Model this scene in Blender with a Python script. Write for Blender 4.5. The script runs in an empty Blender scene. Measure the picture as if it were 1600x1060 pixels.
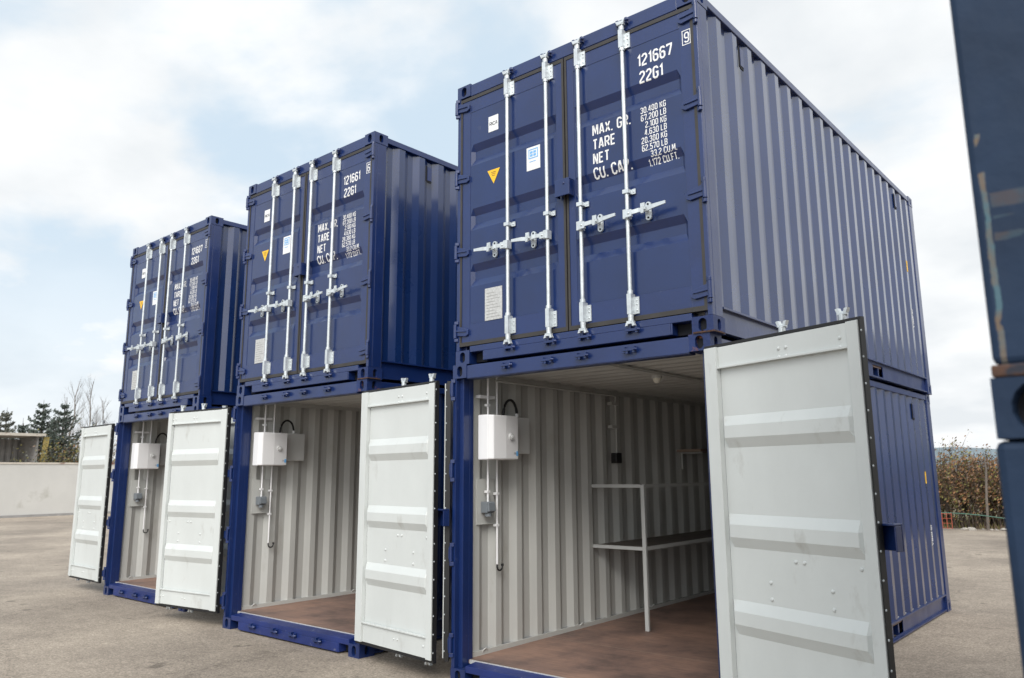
import bpy, bmesh, math, random
from mathutils import Vector, Matrix, noise
random.seed(7)
R = math.radians
sc = bpy.context.scene
COL = sc.collection
W, H, L = 2.438, 2.591, 6.058          # a twenty-foot container

# ------------------------------------------------------------------ camera
cam_d = bpy.data.cameras.new('camera'); cam = bpy.data.objects.new('camera', cam_d); COL.objects.link(cam)
yaw, pit, rol, fpx = -0.68716, 0.18567, -0.00934, 1221.3
f0 = Vector((math.sin(yaw)*math.cos(pit), math.cos(yaw)*math.cos(pit), math.sin(pit)))
r0 = Vector((math.cos(yaw), -math.sin(yaw), 0)); u0 = r0.cross(f0)
r2 = r0*math.cos(rol) + u0*math.sin(rol); u2 = -r0*math.sin(rol) + u0*math.cos(rol)
M = Matrix((r2, u2, -f0)).transposed().to_4x4(); M.translation = Vector((2.322, -4.8078, 1.6607))
cam.matrix_world = M
cam_d.sensor_width = 36; cam_d.lens = fpx/1600*36
cam_d.shift_x = -(824.73-800)/1600; cam_d.shift_y = (510.86-530)/1600
cam_d.clip_start = 0.05; cam_d.clip_end = 12000
cam_d.dof.use_dof = True; cam_d.dof.focus_distance = 5.9; cam_d.dof.aperture_fstop = 4.0
sc.camera = cam
sc.render.resolution_x, sc.render.resolution_y = 1024, 678

# ------------------------------------------------------------------ sky, sun, exposure
SUN_EL, SUN_AZ = R(38), R(148)         # azimuth clockwise from +Y
wd = bpy.data.worlds.new('World'); sc.world = wd; wd.use_nodes = True
nt = wd.node_tree; nt.nodes.clear()
def N(t, typ, **kw):
    n = t.nodes.new(typ)
    for k, v in kw.items():
        if k.startswith('_'): setattr(n, k[1:], v)
        else: n.inputs[k.replace('__', ' ')].default_value = v
    return n
sky = N(nt, 'ShaderNodeTexSky', _sky_type='NISHITA', _sun_disc=False, _sun_elevation=SUN_EL, _sun_rotation=SUN_AZ)
tc = N(nt, 'ShaderNodeTexCoord')
# clouds live on a flat layer overhead: direction / height, so they shrink towards the horizon
sep = N(nt, 'ShaderNodeSeparateXYZ'); nt.links.new(tc.outputs['Generated'], sep.inputs[0])
zz = N(nt, 'ShaderNodeMath', _operation='MAXIMUM'); nt.links.new(sep.outputs['Z'], zz.inputs[0]); zz.inputs[1].default_value = 0.0
za = N(nt, 'ShaderNodeMath', _operation='ADD'); nt.links.new(zz.outputs[0], za.inputs[0]); za.inputs[1].default_value = 0.32
dv = N(nt, 'ShaderNodeVectorMath', _operation='DIVIDE'); nt.links.new(tc.outputs['Generated'], dv.inputs[0])
cmb = N(nt, 'ShaderNodeCombineXYZ'); 
for i in range(3): nt.links.new(za.outputs[0], cmb.inputs[i])
nt.links.new(cmb.outputs[0], dv.inputs[1])
cmap = N(nt, 'ShaderNodeMapping'); cmap.inputs['Location'].default_value = (0.5, 4.35, 0.0)
nt.links.new(dv.outputs[0], cmap.inputs[0])
ns = N(nt, 'ShaderNodeTexNoise', Scale=1.75, Detail=9.0, Roughness=0.52, Distortion=0.15); nt.links.new(cmap.outputs[0], ns.inputs['Vector'])
rp = N(nt, 'ShaderNodeValToRGB'); rp.color_ramp.elements[0].position = 0.45; rp.color_ramp.elements[1].position = 0.60
rp.color_ramp.interpolation = 'EASE'
nt.links.new(ns.outputs['Fac'], rp.inputs[0])
ns2 = N(nt, 'ShaderNodeTexNoise', Scale=3.2, Detail=6.0, Roughness=0.5); nt.links.new(cmap.outputs[0], ns2.inputs['Vector'])
# more cloud low down (thin veil near the horizon)
hz = N(nt, 'ShaderNodeMapRange'); nt.links.new(sep.outputs['Z'], hz.inputs[0])
hz.inputs[1].default_value = 0.0; hz.inputs[2].default_value = 0.30; hz.inputs[3].default_value = 0.95; hz.inputs[4].default_value = 0.0
bias = N(nt, 'ShaderNodeVectorMath', _operation='DOT_PRODUCT'); nt.links.new(tc.outputs['Generated'], bias.inputs[0]); bias.inputs[1].default_value = (0.75, 0.55, -0.25)
bm_ = N(nt, 'ShaderNodeMapRange'); nt.links.new(bias.outputs['Value'], bm_.inputs[0]); bm_.inputs[1].default_value = -0.2; bm_.inputs[2].default_value = 0.45; bm_.inputs[3].default_value = 0.0; bm_.inputs[4].default_value = 0.26
nad = N(nt, 'ShaderNodeMath', _operation='ADD'); nt.links.new(ns.outputs['Fac'], nad.inputs[0]); nt.links.new(bm_.outputs[0], nad.inputs[1]); nt.links.new(nad.outputs[0], rp.inputs[0])
mxm = N(nt, 'ShaderNodeMath', _operation='MAXIMUM'); nt.links.new(rp.outputs[0], mxm.inputs[0]); nt.links.new(hz.outputs[0], mxm.inputs[1])
# nishita sky thinned by high haze
skm = N(nt, 'ShaderNodeVectorMath', _operation='SCALE'); nt.links.new(sky.outputs[0], skm.inputs[0]); skm.inputs['Scale'].default_value = 1.0
veil = N(nt, 'ShaderNodeMix', _data_type='RGBA'); veil.inputs[0].default_value = 0.90
nt.links.new(skm.outputs[0], veil.inputs[6]); veil.inputs[7].default_value = (4.5, 5.4, 6.15, 1)
cl = N(nt, 'ShaderNodeValToRGB'); cl.color_ramp.elements[0].position = 0.35; cl.color_ramp.elements[1].position = 0.62
cl.color_ramp.elements[0].color = (5.4, 5.65, 5.85, 1); cl.color_ramp.elements[1].color = (6.7, 6.8, 6.85, 1)
nt.links.new(ns2.outputs['Fac'], cl.inputs[0])
mx = N(nt, 'ShaderNodeMix', _data_type='RGBA'); nt.links.new(mxm.outputs[0], mx.inputs[0])
nt.links.new(veil.outputs[2], mx.inputs[6]); nt.links.new(cl.outputs[0], mx.inputs[7])
# hazy glow of the veiled sun
prev = mx.outputs[2]
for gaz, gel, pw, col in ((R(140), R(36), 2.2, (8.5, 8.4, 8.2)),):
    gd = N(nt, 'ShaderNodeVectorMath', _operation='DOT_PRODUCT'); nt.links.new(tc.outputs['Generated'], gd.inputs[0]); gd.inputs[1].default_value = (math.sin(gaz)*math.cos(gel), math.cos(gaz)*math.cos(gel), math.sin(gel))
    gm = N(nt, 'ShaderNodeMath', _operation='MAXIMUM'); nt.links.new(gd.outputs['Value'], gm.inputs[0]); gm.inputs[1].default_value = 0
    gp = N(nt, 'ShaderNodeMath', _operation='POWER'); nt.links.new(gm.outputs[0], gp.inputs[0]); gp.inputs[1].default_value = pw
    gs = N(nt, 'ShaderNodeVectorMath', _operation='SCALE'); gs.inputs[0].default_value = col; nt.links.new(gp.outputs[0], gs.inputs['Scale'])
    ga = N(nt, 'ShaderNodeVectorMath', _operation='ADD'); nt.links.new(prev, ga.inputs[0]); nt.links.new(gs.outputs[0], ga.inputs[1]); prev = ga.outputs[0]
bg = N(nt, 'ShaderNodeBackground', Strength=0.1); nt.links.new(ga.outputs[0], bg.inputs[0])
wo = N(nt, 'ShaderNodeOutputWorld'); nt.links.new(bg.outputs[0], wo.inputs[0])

sd = bpy.data.lights.new('sun', 'SUN'); sun = bpy.data.objects.new('sun', sd); COL.objects.link(sun)
sd.energy = 1.3; sd.angle = R(28); sd.color = (1.0, 0.95, 0.88)
sdir = Vector((math.sin(SUN_AZ)*math.cos(SUN_EL), math.cos(SUN_AZ)*math.cos(SUN_EL), math.sin(SUN_EL)))
sun.rotation_euler = sdir.to_track_quat('Z', 'Y').to_euler()
sc.view_settings.view_transform = 'Standard'; sc.view_settings.look = 'None'
sc.view_settings.exposure = 0.63; sc.view_settings.gamma = 1

# ------------------------------------------------------------------ materials
def mat(name, col, rough=0.5, metal=0.0, coat=0.0, var=0.0, vscale=3.0, bump=0.0, bscale=40.0, stain=None, stain_lo=0.6, stain_hi=0.7, stain_scale=2.0, spec=0.5, rvar=0.0, stretch=(1, 1, 1)):
    m = bpy.data.materials.new(name); m.use_nodes = True; t = m.node_tree
    p = t.nodes['Principled BSDF']; p.inputs['Roughness'].default_value = rough; p.inputs['Metallic'].default_value = metal
    p.inputs['Coat Weight'].default_value = coat; p.inputs['Coat Roughness'].default_value = 0.11
    p.inputs['Specular IOR Level'].default_value = spec
    c = (*col, 1)
    p.inputs['Base Color'].default_value = c
    tcn = N(t, 'ShaderNodeTexCoord'); mp = N(t, 'ShaderNodeMapping'); mp.inputs['Scale'].default_value = stretch
    t.links.new(tcn.outputs['Object'], mp.inputs[0])
    last = None
    if var > 0:
        n1 = N(t, 'ShaderNodeTexNoise', Scale=vscale, Detail=6.0, Roughness=0.6); t.links.new(mp.outputs[0], n1.inputs['Vector'])
        mr = N(t, 'ShaderNodeMapRange'); t.links.new(n1.outputs['Fac'], mr.inputs[0])
        mr.inputs[1].default_value = 0.3; mr.inputs[2].default_value = 0.7; mr.inputs[3].default_value = 1-var; mr.inputs[4].default_value = 1+var
        sc_ = N(t, 'ShaderNodeVectorMath', _operation='SCALE'); sc_.inputs[0].default_value = col
        t.links.new(mr.outputs[0], sc_.inputs['Scale']); last = sc_.outputs[0]
    if stain:
        n2 = N(t, 'ShaderNodeTexNoise', Scale=stain_scale, Detail=8.0, Roughness=0.65); t.links.new(mp.outputs[0], n2.inputs['Vector'])
        mr = N(t, 'ShaderNodeMapRange'); t.links.new(n2.outputs['Fac'], mr.inputs[0])
        mr.inputs[1].default_value = stain_lo; mr.inputs[2].default_value = stain_hi
        mm = N(t, 'ShaderNodeMix', _data_type='RGBA'); t.links.new(mr.outputs[0], mm.inputs[0])
        if last: t.links.new(last, mm.inputs[6])
        else: mm.inputs[6].default_value = c
        mm.inputs[7].default_value = (*stain, 1); last = mm.outputs[2]
    if last: t.links.new(last, p.inputs['Base Color'])
    if rvar > 0:
        n4 = N(t, 'ShaderNodeTexNoise', Scale=vscale*1.7, Detail=5.0); t.links.new(mp.outputs[0], n4.inputs['Vector'])
        mr = N(t, 'ShaderNodeMapRange'); t.links.new(n4.outputs['Fac'], mr.inputs[0])
        mr.inputs[1].default_value = 0.3; mr.inputs[2].default_value = 0.7; mr.inputs[3].default_value = rough-rvar; mr.inputs[4].default_value = rough+rvar
        t.links.new(mr.outputs[0], p.inputs['Roughness'])
    if bump > 0:
        n3 = N(t, 'ShaderNodeTexNoise', Scale=bscale, Detail=3.0); t.links.new(tcn.outputs['Object'], n3.inputs['Vector'])
        b = N(t, 'ShaderNodeBump', Strength=bump, Distance=0.01); t.links.new(n3.outputs['Fac'], b.inputs['Height'])
        t.links.new(b.outputs[0], p.inputs['Normal'])
    return m
NAVY = (0.0050, 0.0215, 0.094)
M_ = {}
M_['navy'] = mat('navy_paint', NAVY, 0.30, coat=1.0, stain=(0.045, 0.06, 0.13), stain_lo=0.69, stain_hi=0.76, stain_scale=5, var=0.16, vscale=1.3, bump=0.025, bscale=7, rvar=0.05)
M_['navy_door'] = mat('navy_door_paint', (0.0046, 0.0195, 0.095), 0.32, coat=0.4, stain=(0.045, 0.06, 0.13), stain_lo=0.68, stain_hi=0.75, stain_scale=6, var=0.18, vscale=1.6, bump=0.03, bscale=7, rvar=0.05)
M_['navy_trim'] = mat('navy_frame_paint', (0.0060, 0.0215, 0.104), 0.38, coat=0.4, var=0.15, vscale=2.5, bump=0.12, bscale=30, stain=(0.06, 0.075, 0.15), stain_lo=0.66, stain_hi=0.74, stain_scale=9, rvar=0.06)
M_['sill'] = mat('scuffed_sill_paint', (0.010, 0.024, 0.130), 0.42, var=0.2, vscale=4, bump=0.15, bscale=30, stain=(0.16, 0.17, 0.23), stain_lo=0.63, stain_hi=0.72, stain_scale=11)
M_['rust'] = mat('rusty_casting_paint', (0.0060, 0.0215, 0.104), 0.5, var=0.2, vscale=6, bump=0.3, bscale=40, stain=(0.22, 0.085, 0.035), stain_lo=0.56, stain_hi=0.66, stain_scale=9)
M_['hole'] = mat('casting_hole_dark', (0.004, 0.005, 0.010), 0.8)
M_['white'] = mat('white_door_paint', (0.575, 0.60, 0.59), 0.42, var=0.05, vscale=2.0, bump=0.10, bscale=14, stain=(0.40, 0.40, 0.375), stain_lo=0.60, stain_hi=0.80, stain_scale=5, stretch=(1, 1, .5))
M_['lining'] = mat('pale_grey_lining', (0.485, 0.49, 0.47), 0.5, var=0.07, vscale=2.0, stain=(0.38, 0.37, 0.33), stain_lo=0.62, stain_hi=0.78, stain_scale=2.4, stretch=(1, 1, 0.35))
M_['gasket'] = mat('rubber_gasket', (0.036, 0.033, 0.031), 0.6, var=0.2, vscale=6)
M_['gasket_black'] = mat('black_rubber_gasket', (0.009, 0.009, 0.010), 0.5, var=0.2, vscale=6)
M_['galv'] = mat('galvanised_steel', (0.62, 0.66, 0.68), 0.38, metal=0.45, var=0.14, vscale=16, bump=0.1, bscale=60, rvar=0.1)
M_['galv_dull'] = mat('dull_zinc', (0.50, 0.54, 0.56), 0.5, metal=0.3, var=0.2, vscale=20, stain=(0.25, 0.22, 0.19), stain_lo=0.62, stain_hi=0.72, stain_scale=25)
M_['plate'] = mat('aluminium_plate', (0.55, 0.55, 0.54), 0.45, metal=0.3, var=0.2, vscale=70)
M_['letter'] = mat('white_lettering', (0.80, 0.80, 0.80), 0.5)
M_['stk_white'] = mat('white_sticker', (0.78, 0.79, 0.80), 0.45)
M_['stk_blue'] = mat('blue_print', (0.16, 0.42, 0.75), 0.45)
M_['stk_black'] = mat('black_print', (0.03, 0.03, 0.035), 0.5)
M_['stk_yellow'] = mat('yellow_sticker', (0.85, 0.50, 0.02), 0.45)
M_['plastic'] = mat('white_plastic', (0.78, 0.78, 0.79), 0.35)
M_['grey_plastic'] = mat('grey_plastic', (0.17, 0.19, 0.21), 0.45)
M_['grey_box'] = mat('grey_enclosure', (0.58, 0.59, 0.58), 0.45)
M_['black'] = mat('black_plastic', (0.012, 0.012, 0.013), 0.45)
M_['shelf'] = mat('grey_shelf_steel', (0.52, 0.53, 0.52), 0.4)
M_['board'] = mat('dark_shelf_board', (0.12, 0.10, 0.085), 0.7, var=0.3, vscale=5)
M_['oldblue'] = mat('old_blue_paint', (0.011, 0.026, 0.058), 0.6, spec=0.25, var=0.18, vscale=5, bump=0.25, bscale=22, rvar=0.05)
M_['bark'] = mat('grey_bark', (0.16, 0.135, 0.115), 0.9, var=0.3, vscale=4)
M_['bark_dark'] = mat('dark_bark', (0.085, 0.065, 0.05), 0.9, var=0.3, vscale=4)
M_['needle'] = mat('conifer_needles', (0.075, 0.095, 0.08), 0.8, var=0.5, vscale=3)
M_['needle2'] = mat('grey_green_needles', (0.13, 0.135, 0.11), 0.8, var=0.5, vscale=3)
M_['leaf_green'] = mat('olive_leaves', (0.17, 0.155, 0.045), 0.7, var=0.5, vscale=2)
M_['leaf_brown'] = mat('brown_leaves', (0.27, 0.14, 0.065), 0.8, var=0.5, vscale=2)
M_['leaf_red'] = mat('reddish_dry_leaves', (0.17, 0.115, 0.08), 0.8, var=0.4, vscale=2)
M_['gravel'] = mat('pale_rubble', (0.38, 0.35, 0.31), 0.9, var=0.4, vscale=6)
M_['orange'] = mat('orange_net', (0.38, 0.085, 0.05), 0.7)
M_['hose'] = mat('green_hose', (0.07, 0.16, 0.12), 0.5)
M_['grey_wall'] = mat('white_site_wall', (0.50, 0.495, 0.475), 0.8, var=0.06, vscale=0.6, stain=(0.30, 0.29, 0.25), stain_lo=0.60, stain_hi=0.80, stain_scale=0.8)
M_['old_grey'] = mat('weathered_grey_steel', (0.26, 0.255, 0.25), 0.7, var=0.2, vscale=1.5)
M_['old_yellow'] = mat('faded_yellow_paint', (0.34, 0.26, 0.08), 0.6, var=0.25, vscale=2)
M_['coping'] = mat('stained_coping', (0.50, 0.46, 0.40), 0.8, stain=(0.16, 0.075, 0.05), stain_lo=0.56, stain_hi=0.64, stain_scale=0.9, var=0.1)
M_['bulb'] = mat('lamp_glass', (0.80, 0.78, 0.70), 0.3)

def plywood():
    m = bpy.data.materials.new('worn_plywood_floor'); m.use_nodes = True; t = m.node_tree; p = t.nodes['Principled BSDF']
    tcn = N(t, 'ShaderNodeTexCoord')
    n1 = N(t, 'ShaderNodeTexNoise', Scale=1.4, Detail=8.0, Roughness=0.65); t.links.new(tcn.outputs['Object'], n1.inputs['Vector'])
    mp = N(t, 'ShaderNodeMapping'); mp.inputs['Scale'].default_value = (1.5, 22, 1); t.links.new(tcn.outputs['Object'], mp.inputs[0])
    n2 = N(t, 'ShaderNodeTexNoise', Scale=2.5, Detail=5.0); t.links.new(mp.outputs[0], n2.inputs['Vector'])
    r = N(t, 'ShaderNodeValToRGB'); e = r.color_ramp.elements
    e[0].position = 0.30; e[0].color = (0.062, 0.050, 0.046, 1); e[1].position = 0.62; e[1].color = (0.31, 0.190, 0.142, 1)
    e2 = r.color_ramp.elements.new(0.46); e2.color = (0.20, 0.128, 0.104, 1)
    t.links.new(n1.outputs['Fac'], r.inputs[0])
    mr = N(t, 'ShaderNodeMapRange'); t.links.new(n2.outputs['Fac'], mr.inputs[0]); mr.inputs[1].default_value = .3; mr.inputs[2].default_value = .7; mr.inputs[3].default_value = .85; mr.inputs[4].default_value = 1.12
    s = N(t, 'ShaderNodeVectorMath', _operation='SCALE'); t.links.new(r.outputs[0], s.inputs[0]); t.links.new(mr.outputs[0], s.inputs['Scale'])
    # sheet joints every 1.2 m
    sx = N(t, 'ShaderNodeSeparateXYZ'); t.links.new(tcn.outputs['Object'], sx.inputs[0])
    md = N(t, 'ShaderNodeMath', _operation='PINGPONG'); t.links.new(sx.outputs['Y'], md.inputs[0]); md.inputs[1].default_value = 0.61
    lt = N(t, 'ShaderNodeMath', _operation='LESS_THAN'); t.links.new(md.outputs[0], lt.inputs[0]); lt.inputs[1].default_value = 0.005
    mm = N(t, 'ShaderNodeMix', _data_type='RGBA'); t.links.new(lt.outputs[0], mm.inputs[0]); t.links.new(s.outputs[0], mm.inputs[6]); mm.inputs[7].default_value = (0.30, 0.22, 0.17, 1)
    t.links.new(mm.outputs[2], p.inputs['Base Color']); p.inputs['Roughness'].default_value = 0.6
    return m
M_['ply'] = plywood()

def ground_mat():
    m = bpy.data.materials.new('worn_asphalt'); m.use_nodes = True; t = m.node_tree; p = t.nodes['Principled BSDF']
    tcn = N(t, 'ShaderNodeTexCoord')
    big = N(t, 'ShaderNodeTexNoise', Scale=0.35, Detail=7.0, Roughness=0.6); t.links.new(tcn.outputs['Object'], big.inputs['Vector'])
    mid = N(t, 'ShaderNodeTexNoise', Scale=4.0, Detail=8.0, Roughness=0.7); t.links.new(tcn.outputs['Object'], mid.inputs['Vector'])
    fin = N(t, 'ShaderNodeTexVoronoi', Scale=75.0); t.links.new(tcn.outputs['Object'], fin.inputs['Vector'])
    fin2 = N(t, 'ShaderNodeTexNoise', Scale=55.0, Detail=4.0, Roughness=0.75); t.links.new(tcn.outputs['Object'], fin2.inputs['Vector'])
    r = N(t, 'ShaderNodeValToRGB'); e = r.color_ramp.elements
    e[0].position = 0.35; e[0].color = (0.232, 0.196, 0.162, 1); e[1].position = 0.66; e[1].color = (0.395, 0.335, 0.272, 1)
    t.links.new(big.outputs['Fac'], r.inputs[0])
    def rng(o, a, b, c, d):
        mr = N(t, 'ShaderNodeMapRange'); t.links.new(o, mr.inputs[0])
        for i, v in enumerate((a, b, c, d)): mr.inputs[i+1].default_value = v
        return mr.outputs[0]
    def scale(v, s):
        k = N(t, 'ShaderNodeVectorMath', _operation='SCALE'); t.links.new(v, k.inputs[0]); t.links.new(s, k.inputs['Scale']); return k.outputs[0]
    c = scale(r.outputs[0], rng(mid.outputs['Fac'], .3, .7, .84, 1.14))
    c = scale(c, rng(fin2.outputs['Fac'], .3, .7, .62, 1.38))
    c = scale(c, rng(fin.outputs['Color'], 0, 1, .80, 1.2))
    gr = N(t, 'ShaderNodeTexNoise', Scale=24.0, Detail=6.0, Roughness=0.8); t.links.new(tcn.outputs['Object'], gr.inputs['Vector'])
    c = scale(c, rng(gr.outputs['Fac'], .35, .65, .72, 1.25))
    ck = N(t, 'ShaderNodeTexVoronoi', Scale=0.33, _feature='DISTANCE_TO_EDGE')
    wv = N(t, 'ShaderNodeVectorMath', _operation='MULTIPLY_ADD'); t.links.new(mid.outputs['Color'], wv.inputs[0]); wv.inputs[1].default_value = (.5, .5, .5); t.links.new(tcn.outputs['Object'], wv.inputs[2]); t.links.new(wv.outputs[0], ck.inputs['Vector'])
    c = scale(c, rng(ck.outputs['Distance'], .0, .006, .72, 1.0))
    # a few dark tar drips
    sp = N(t, 'ShaderNodeTexNoise', Scale=2.3, Detail=2.0); t.links.new(tcn.outputs['Object'], sp.inputs['Vector'])
    c = scale(c, rng(sp.outputs['Fac'], .70, .74, 1.0, .55))
    t.links.new(c, p.inputs['Base Color']); p.inputs['Roughness'].default_value = 0.9; p.inputs['Specular IOR Level'].default_value = 0.25
    b = N(t, 'ShaderNodeBump', Strength=0.6, Distance=0.006); t.links.new(fin2.outputs['Fac'], b.inputs['Height']); t.links.new(b.outputs[0], p.inputs['Normal'])
    return m
M_['ground'] = ground_mat()

M_['seam'] = mat('rusted_seam', (0.075, 0.035, 0.02), 0.8, var=0.5, vscale=20, stain=(0.015, 0.018, 0.03), stain_lo=0.5, stain_hi=0.58, stain_scale=14)
def rust_old(name):      # chipped strip and scuffs on the old container's corner
    m = mat(name, (0.011, 0.026, 0.058), 0.6, spec=0.25, var=0.18, vscale=5, bump=0.25, bscale=22)
    t = m.node_tree; p = t.nodes['Principled BSDF']; old = p.inputs['Base Color'].links[0].from_socket
    tcn = N(t, 'ShaderNodeTexCoord'); s = N(t, 'ShaderNodeSeparateXYZ'); t.links.new(tcn.outputs['Object'], s.inputs[0])
    nz = N(t, 'ShaderNodeTexNoise', Scale=26.0, Detail=5.0, Roughness=0.6); t.links.new(tcn.outputs['Object'], nz.inputs['Vector'])
    def mth(op, a, b):
        k = N(t, 'ShaderNodeMath', _operation=op)
        for i, v in enumerate((a, b)):
            if isinstance(v, (int, float)): k.inputs[i].default_value = v
            else: t.links.new(v, k.inputs[i])
        return k.outputs[0]
    nb = N(t, 'ShaderNodeTexNoise', Scale=4.0, Detail=3.0); t.links.new(tcn.outputs['Object'], nb.inputs['Vector'])
    xx = mth('ADD', s.outputs['Y'], mth('MULTIPLY', mth('SUBTRACT', nz.outputs['Fac'], .5), .012))
    band = mth('MULTIPLY', mth('GREATER_THAN', xx, .013), mth('LESS_THAN', xx, .021))
    strip = mth('MULTIPLY', mth('MULTIPLY', band, mth('GREATER_THAN', nb.outputs['Fac'], .40)), mth('LESS_THAN', s.outputs['Z'], .385))
    st2 = N(t, 'ShaderNodeMapping'); st2.inputs['Scale'].default_value = (6, 6, 60); t.links.new(tcn.outputs['Object'], st2.inputs[0])
    nl = N(t, 'ShaderNodeTexNoise', Scale=1.0, Detail=3.0); t.links.new(st2.outputs[0], nl.inputs['Vector'])
    zone = mth('MULTIPLY', mth('GREATER_THAN', s.outputs['Z'], .19), mth('LESS_THAN', s.outputs['Z'], .285))
    zone = mth('MULTIPLY', zone, mth('MULTIPLY', mth('GREATER_THAN', xx, .024), mth('LESS_THAN', xx, .07)))
    scuff = mth('MULTIPLY', mth('MULTIPLY', zone, mth('GREATER_THAN', nl.outputs['Fac'], .52)), .20)
    rr = N(t, 'ShaderNodeValToRGB'); e = rr.color_ramp.elements; e[0].position = .40; e[0].color = (.10, .19, .22, 1); e[1].position = .62; e[1].color = (.22, .15, .085, 1)
    t.links.new(nz.outputs['Fac'], rr.inputs[0])
    mm = N(t, 'ShaderNodeMix', _data_type='RGBA'); t.links.new(mth('MAXIMUM', mth('MULTIPLY', strip, .6), scuff), mm.inputs[0])
    t.links.new(old, mm.inputs[6]); t.links.new(rr.outputs[0], mm.inputs[7]); t.links.new(mm.outputs[2], p.inputs['Base Color'])
    return m
M_['oldpost'] = rust_old('chipped_old_blue_paint')
M_['oldrust'] = mat('old_rusty_blue', (0.011, 0.026, 0.058), 0.55, var=0.2, vscale=8, bump=0.4, bscale=40, stain=(0.17, 0.075, 0.035), stain_lo=0.47, stain_hi=0.56, stain_scale=11)

# ------------------------------------------------------------------ mesh helpers
class B:
    def __init__(s): s.v = []; s.f = []; s.m = []; s.s = []
    def add(s, vs, fs, mi=0, smooth=False):
        o = len(s.v); s.v += [tuple(v) for v in vs]
        for f in fs: s.f.append(tuple(i+o for i in f)); s.m.append(mi); s.s.append(smooth)
        return s
    def box(s, x0, x1, y0, y1, z0, z1, mi=0):
        vs = [(x, y, z) for x in (x0, x1) for y in (y0, y1) for z in (z0, z1)]
        return s.add(vs, [(0, 1, 3, 2), (4, 6, 7, 5), (0, 4, 5, 1), (2, 3, 7, 6), (0, 2, 6, 4), (1, 5, 7, 3)], mi)
    def tube(s, pts, r, n=8, mi=0, cap=True, smooth=True):
        pts = [Vector(p) for p in pts]; rs = r if isinstance(r, (list, tuple)) else [r]*len(pts)
        rings = []; 
        for i, p in enumerate(pts):
            d = (pts[min(i+1, len(pts)-1)] - pts[max(i-1, 0)])
            d = d.normalized() if d.length > 1e-9 else Vector((0, 0, 1))
            a = Vector((0, 0, 1)) if abs(d.z) < 0.9 else Vector((1, 0, 0))
            u = d.cross(a).normalized(); w = d.cross(u)
            rings.append([p + (u*math.cos(2*math.pi*k/n) + w*math.sin(2*math.pi*k/n))*rs[i] for k in range(n)])
        vs = [q for rg in rings for q in rg]; fs = []
        for i in range(len(pts)-1):
            for k in range(n):
                fs.append((i*n+k, i*n+(k+1) % n, (i+1)*n+(k+1) % n, (i+1)*n+k))
        s.add(vs, fs, mi, smooth)
        if cap: s.add(rings[0], [tuple(range(n))], mi); s.add(rings[-1], [tuple(reversed(range(n)))], mi)
        return s
    def dome(s, c, nrm, r, h, n=8, mi=0):
        c = Vector(c); d = Vector(nrm).normalized(); a = Vector((0, 0, 1)) if abs(d.z) < .9 else Vector((1, 0, 0)); u = d.cross(a).normalized(); w = d.cross(u)
        vs = []
        for (rr, hh) in ((1, 0), (.85, .55), (.45, .92)):
            vs += [c + (u*math.cos(2*math.pi*k/n)+w*math.sin(2*math.pi*k/n))*r*rr + d*h*hh for k in range(n)]
        vs.append(c+d*h); fs = []
        for i in range(2):
            for k in range(n): fs.append((i*n+k, i*n+(k+1) % n, (i+1)*n+(k+1) % n, (i+1)*n+k))
        for k in range(n): fs.append((2*n+k, 2*n+(k+1) % n, 3*n))
        return s.add(vs, fs, mi, True)
    def prism(s, poly, axis, a, b, mi=0):       # poly of 2-D points, extruded along axis 0/1/2
        def P(p, t): q = list(p); q.insert(axis, t); return tuple(q)
        n = len(poly); vs = [P(p, a) for p in poly] + [P(p, b) for p in poly]
        return s.add(vs, [tuple(range(n)), tuple(range(2*n-1, n-1, -1))] + [(i, (i+1) % n, n+(i+1) % n, n+i) for i in range(n)], mi)
    def mesh(s, name, mats):
        me = bpy.data.meshes.new(name); me.from_pydata(s.v, [], s.f); 
        for m in mats: me.materials.append(M_[m])
        me.polygons.foreach_set('material_index', s.m); me.polygons.foreach_set('use_smooth', s.s)
        bm = bmesh.new(); bm.from_mesh(me)
        bmesh.ops.recalc_face_normals(bm, faces=bm.faces); bm.to_mesh(me); bm.free()
        return me
def link(name, me, parent=None, loc=(0, 0, 0), rz=0, bevel=0):
    o = bpy.data.objects.new(name, me); COL.objects.link(o); o.location = loc; o.rotation_euler = (0, 0, rz)
    if parent: o.parent = parent
    if bevel:
        b = o.modifiers.new('bevel', 'BEVEL'); b.width = bevel; b.segments = 2; b.limit_method = 'ANGLE'; b.angle_limit = R(40)
    return o
def tag(o, label=None, cat=None, group=None, kind=None):
    if label: o['label'] = label
    if cat: o['category'] = cat
    if group: o['group'] = group
    if kind: o['kind'] = kind
    return o
def empty(name, loc, rz=0): return link(name, None, None, loc, rz)
CACHE = {}
def cached(key, fn):
    if key not in CACHE: CACHE[key] = fn()
    return CACHE[key]

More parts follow.
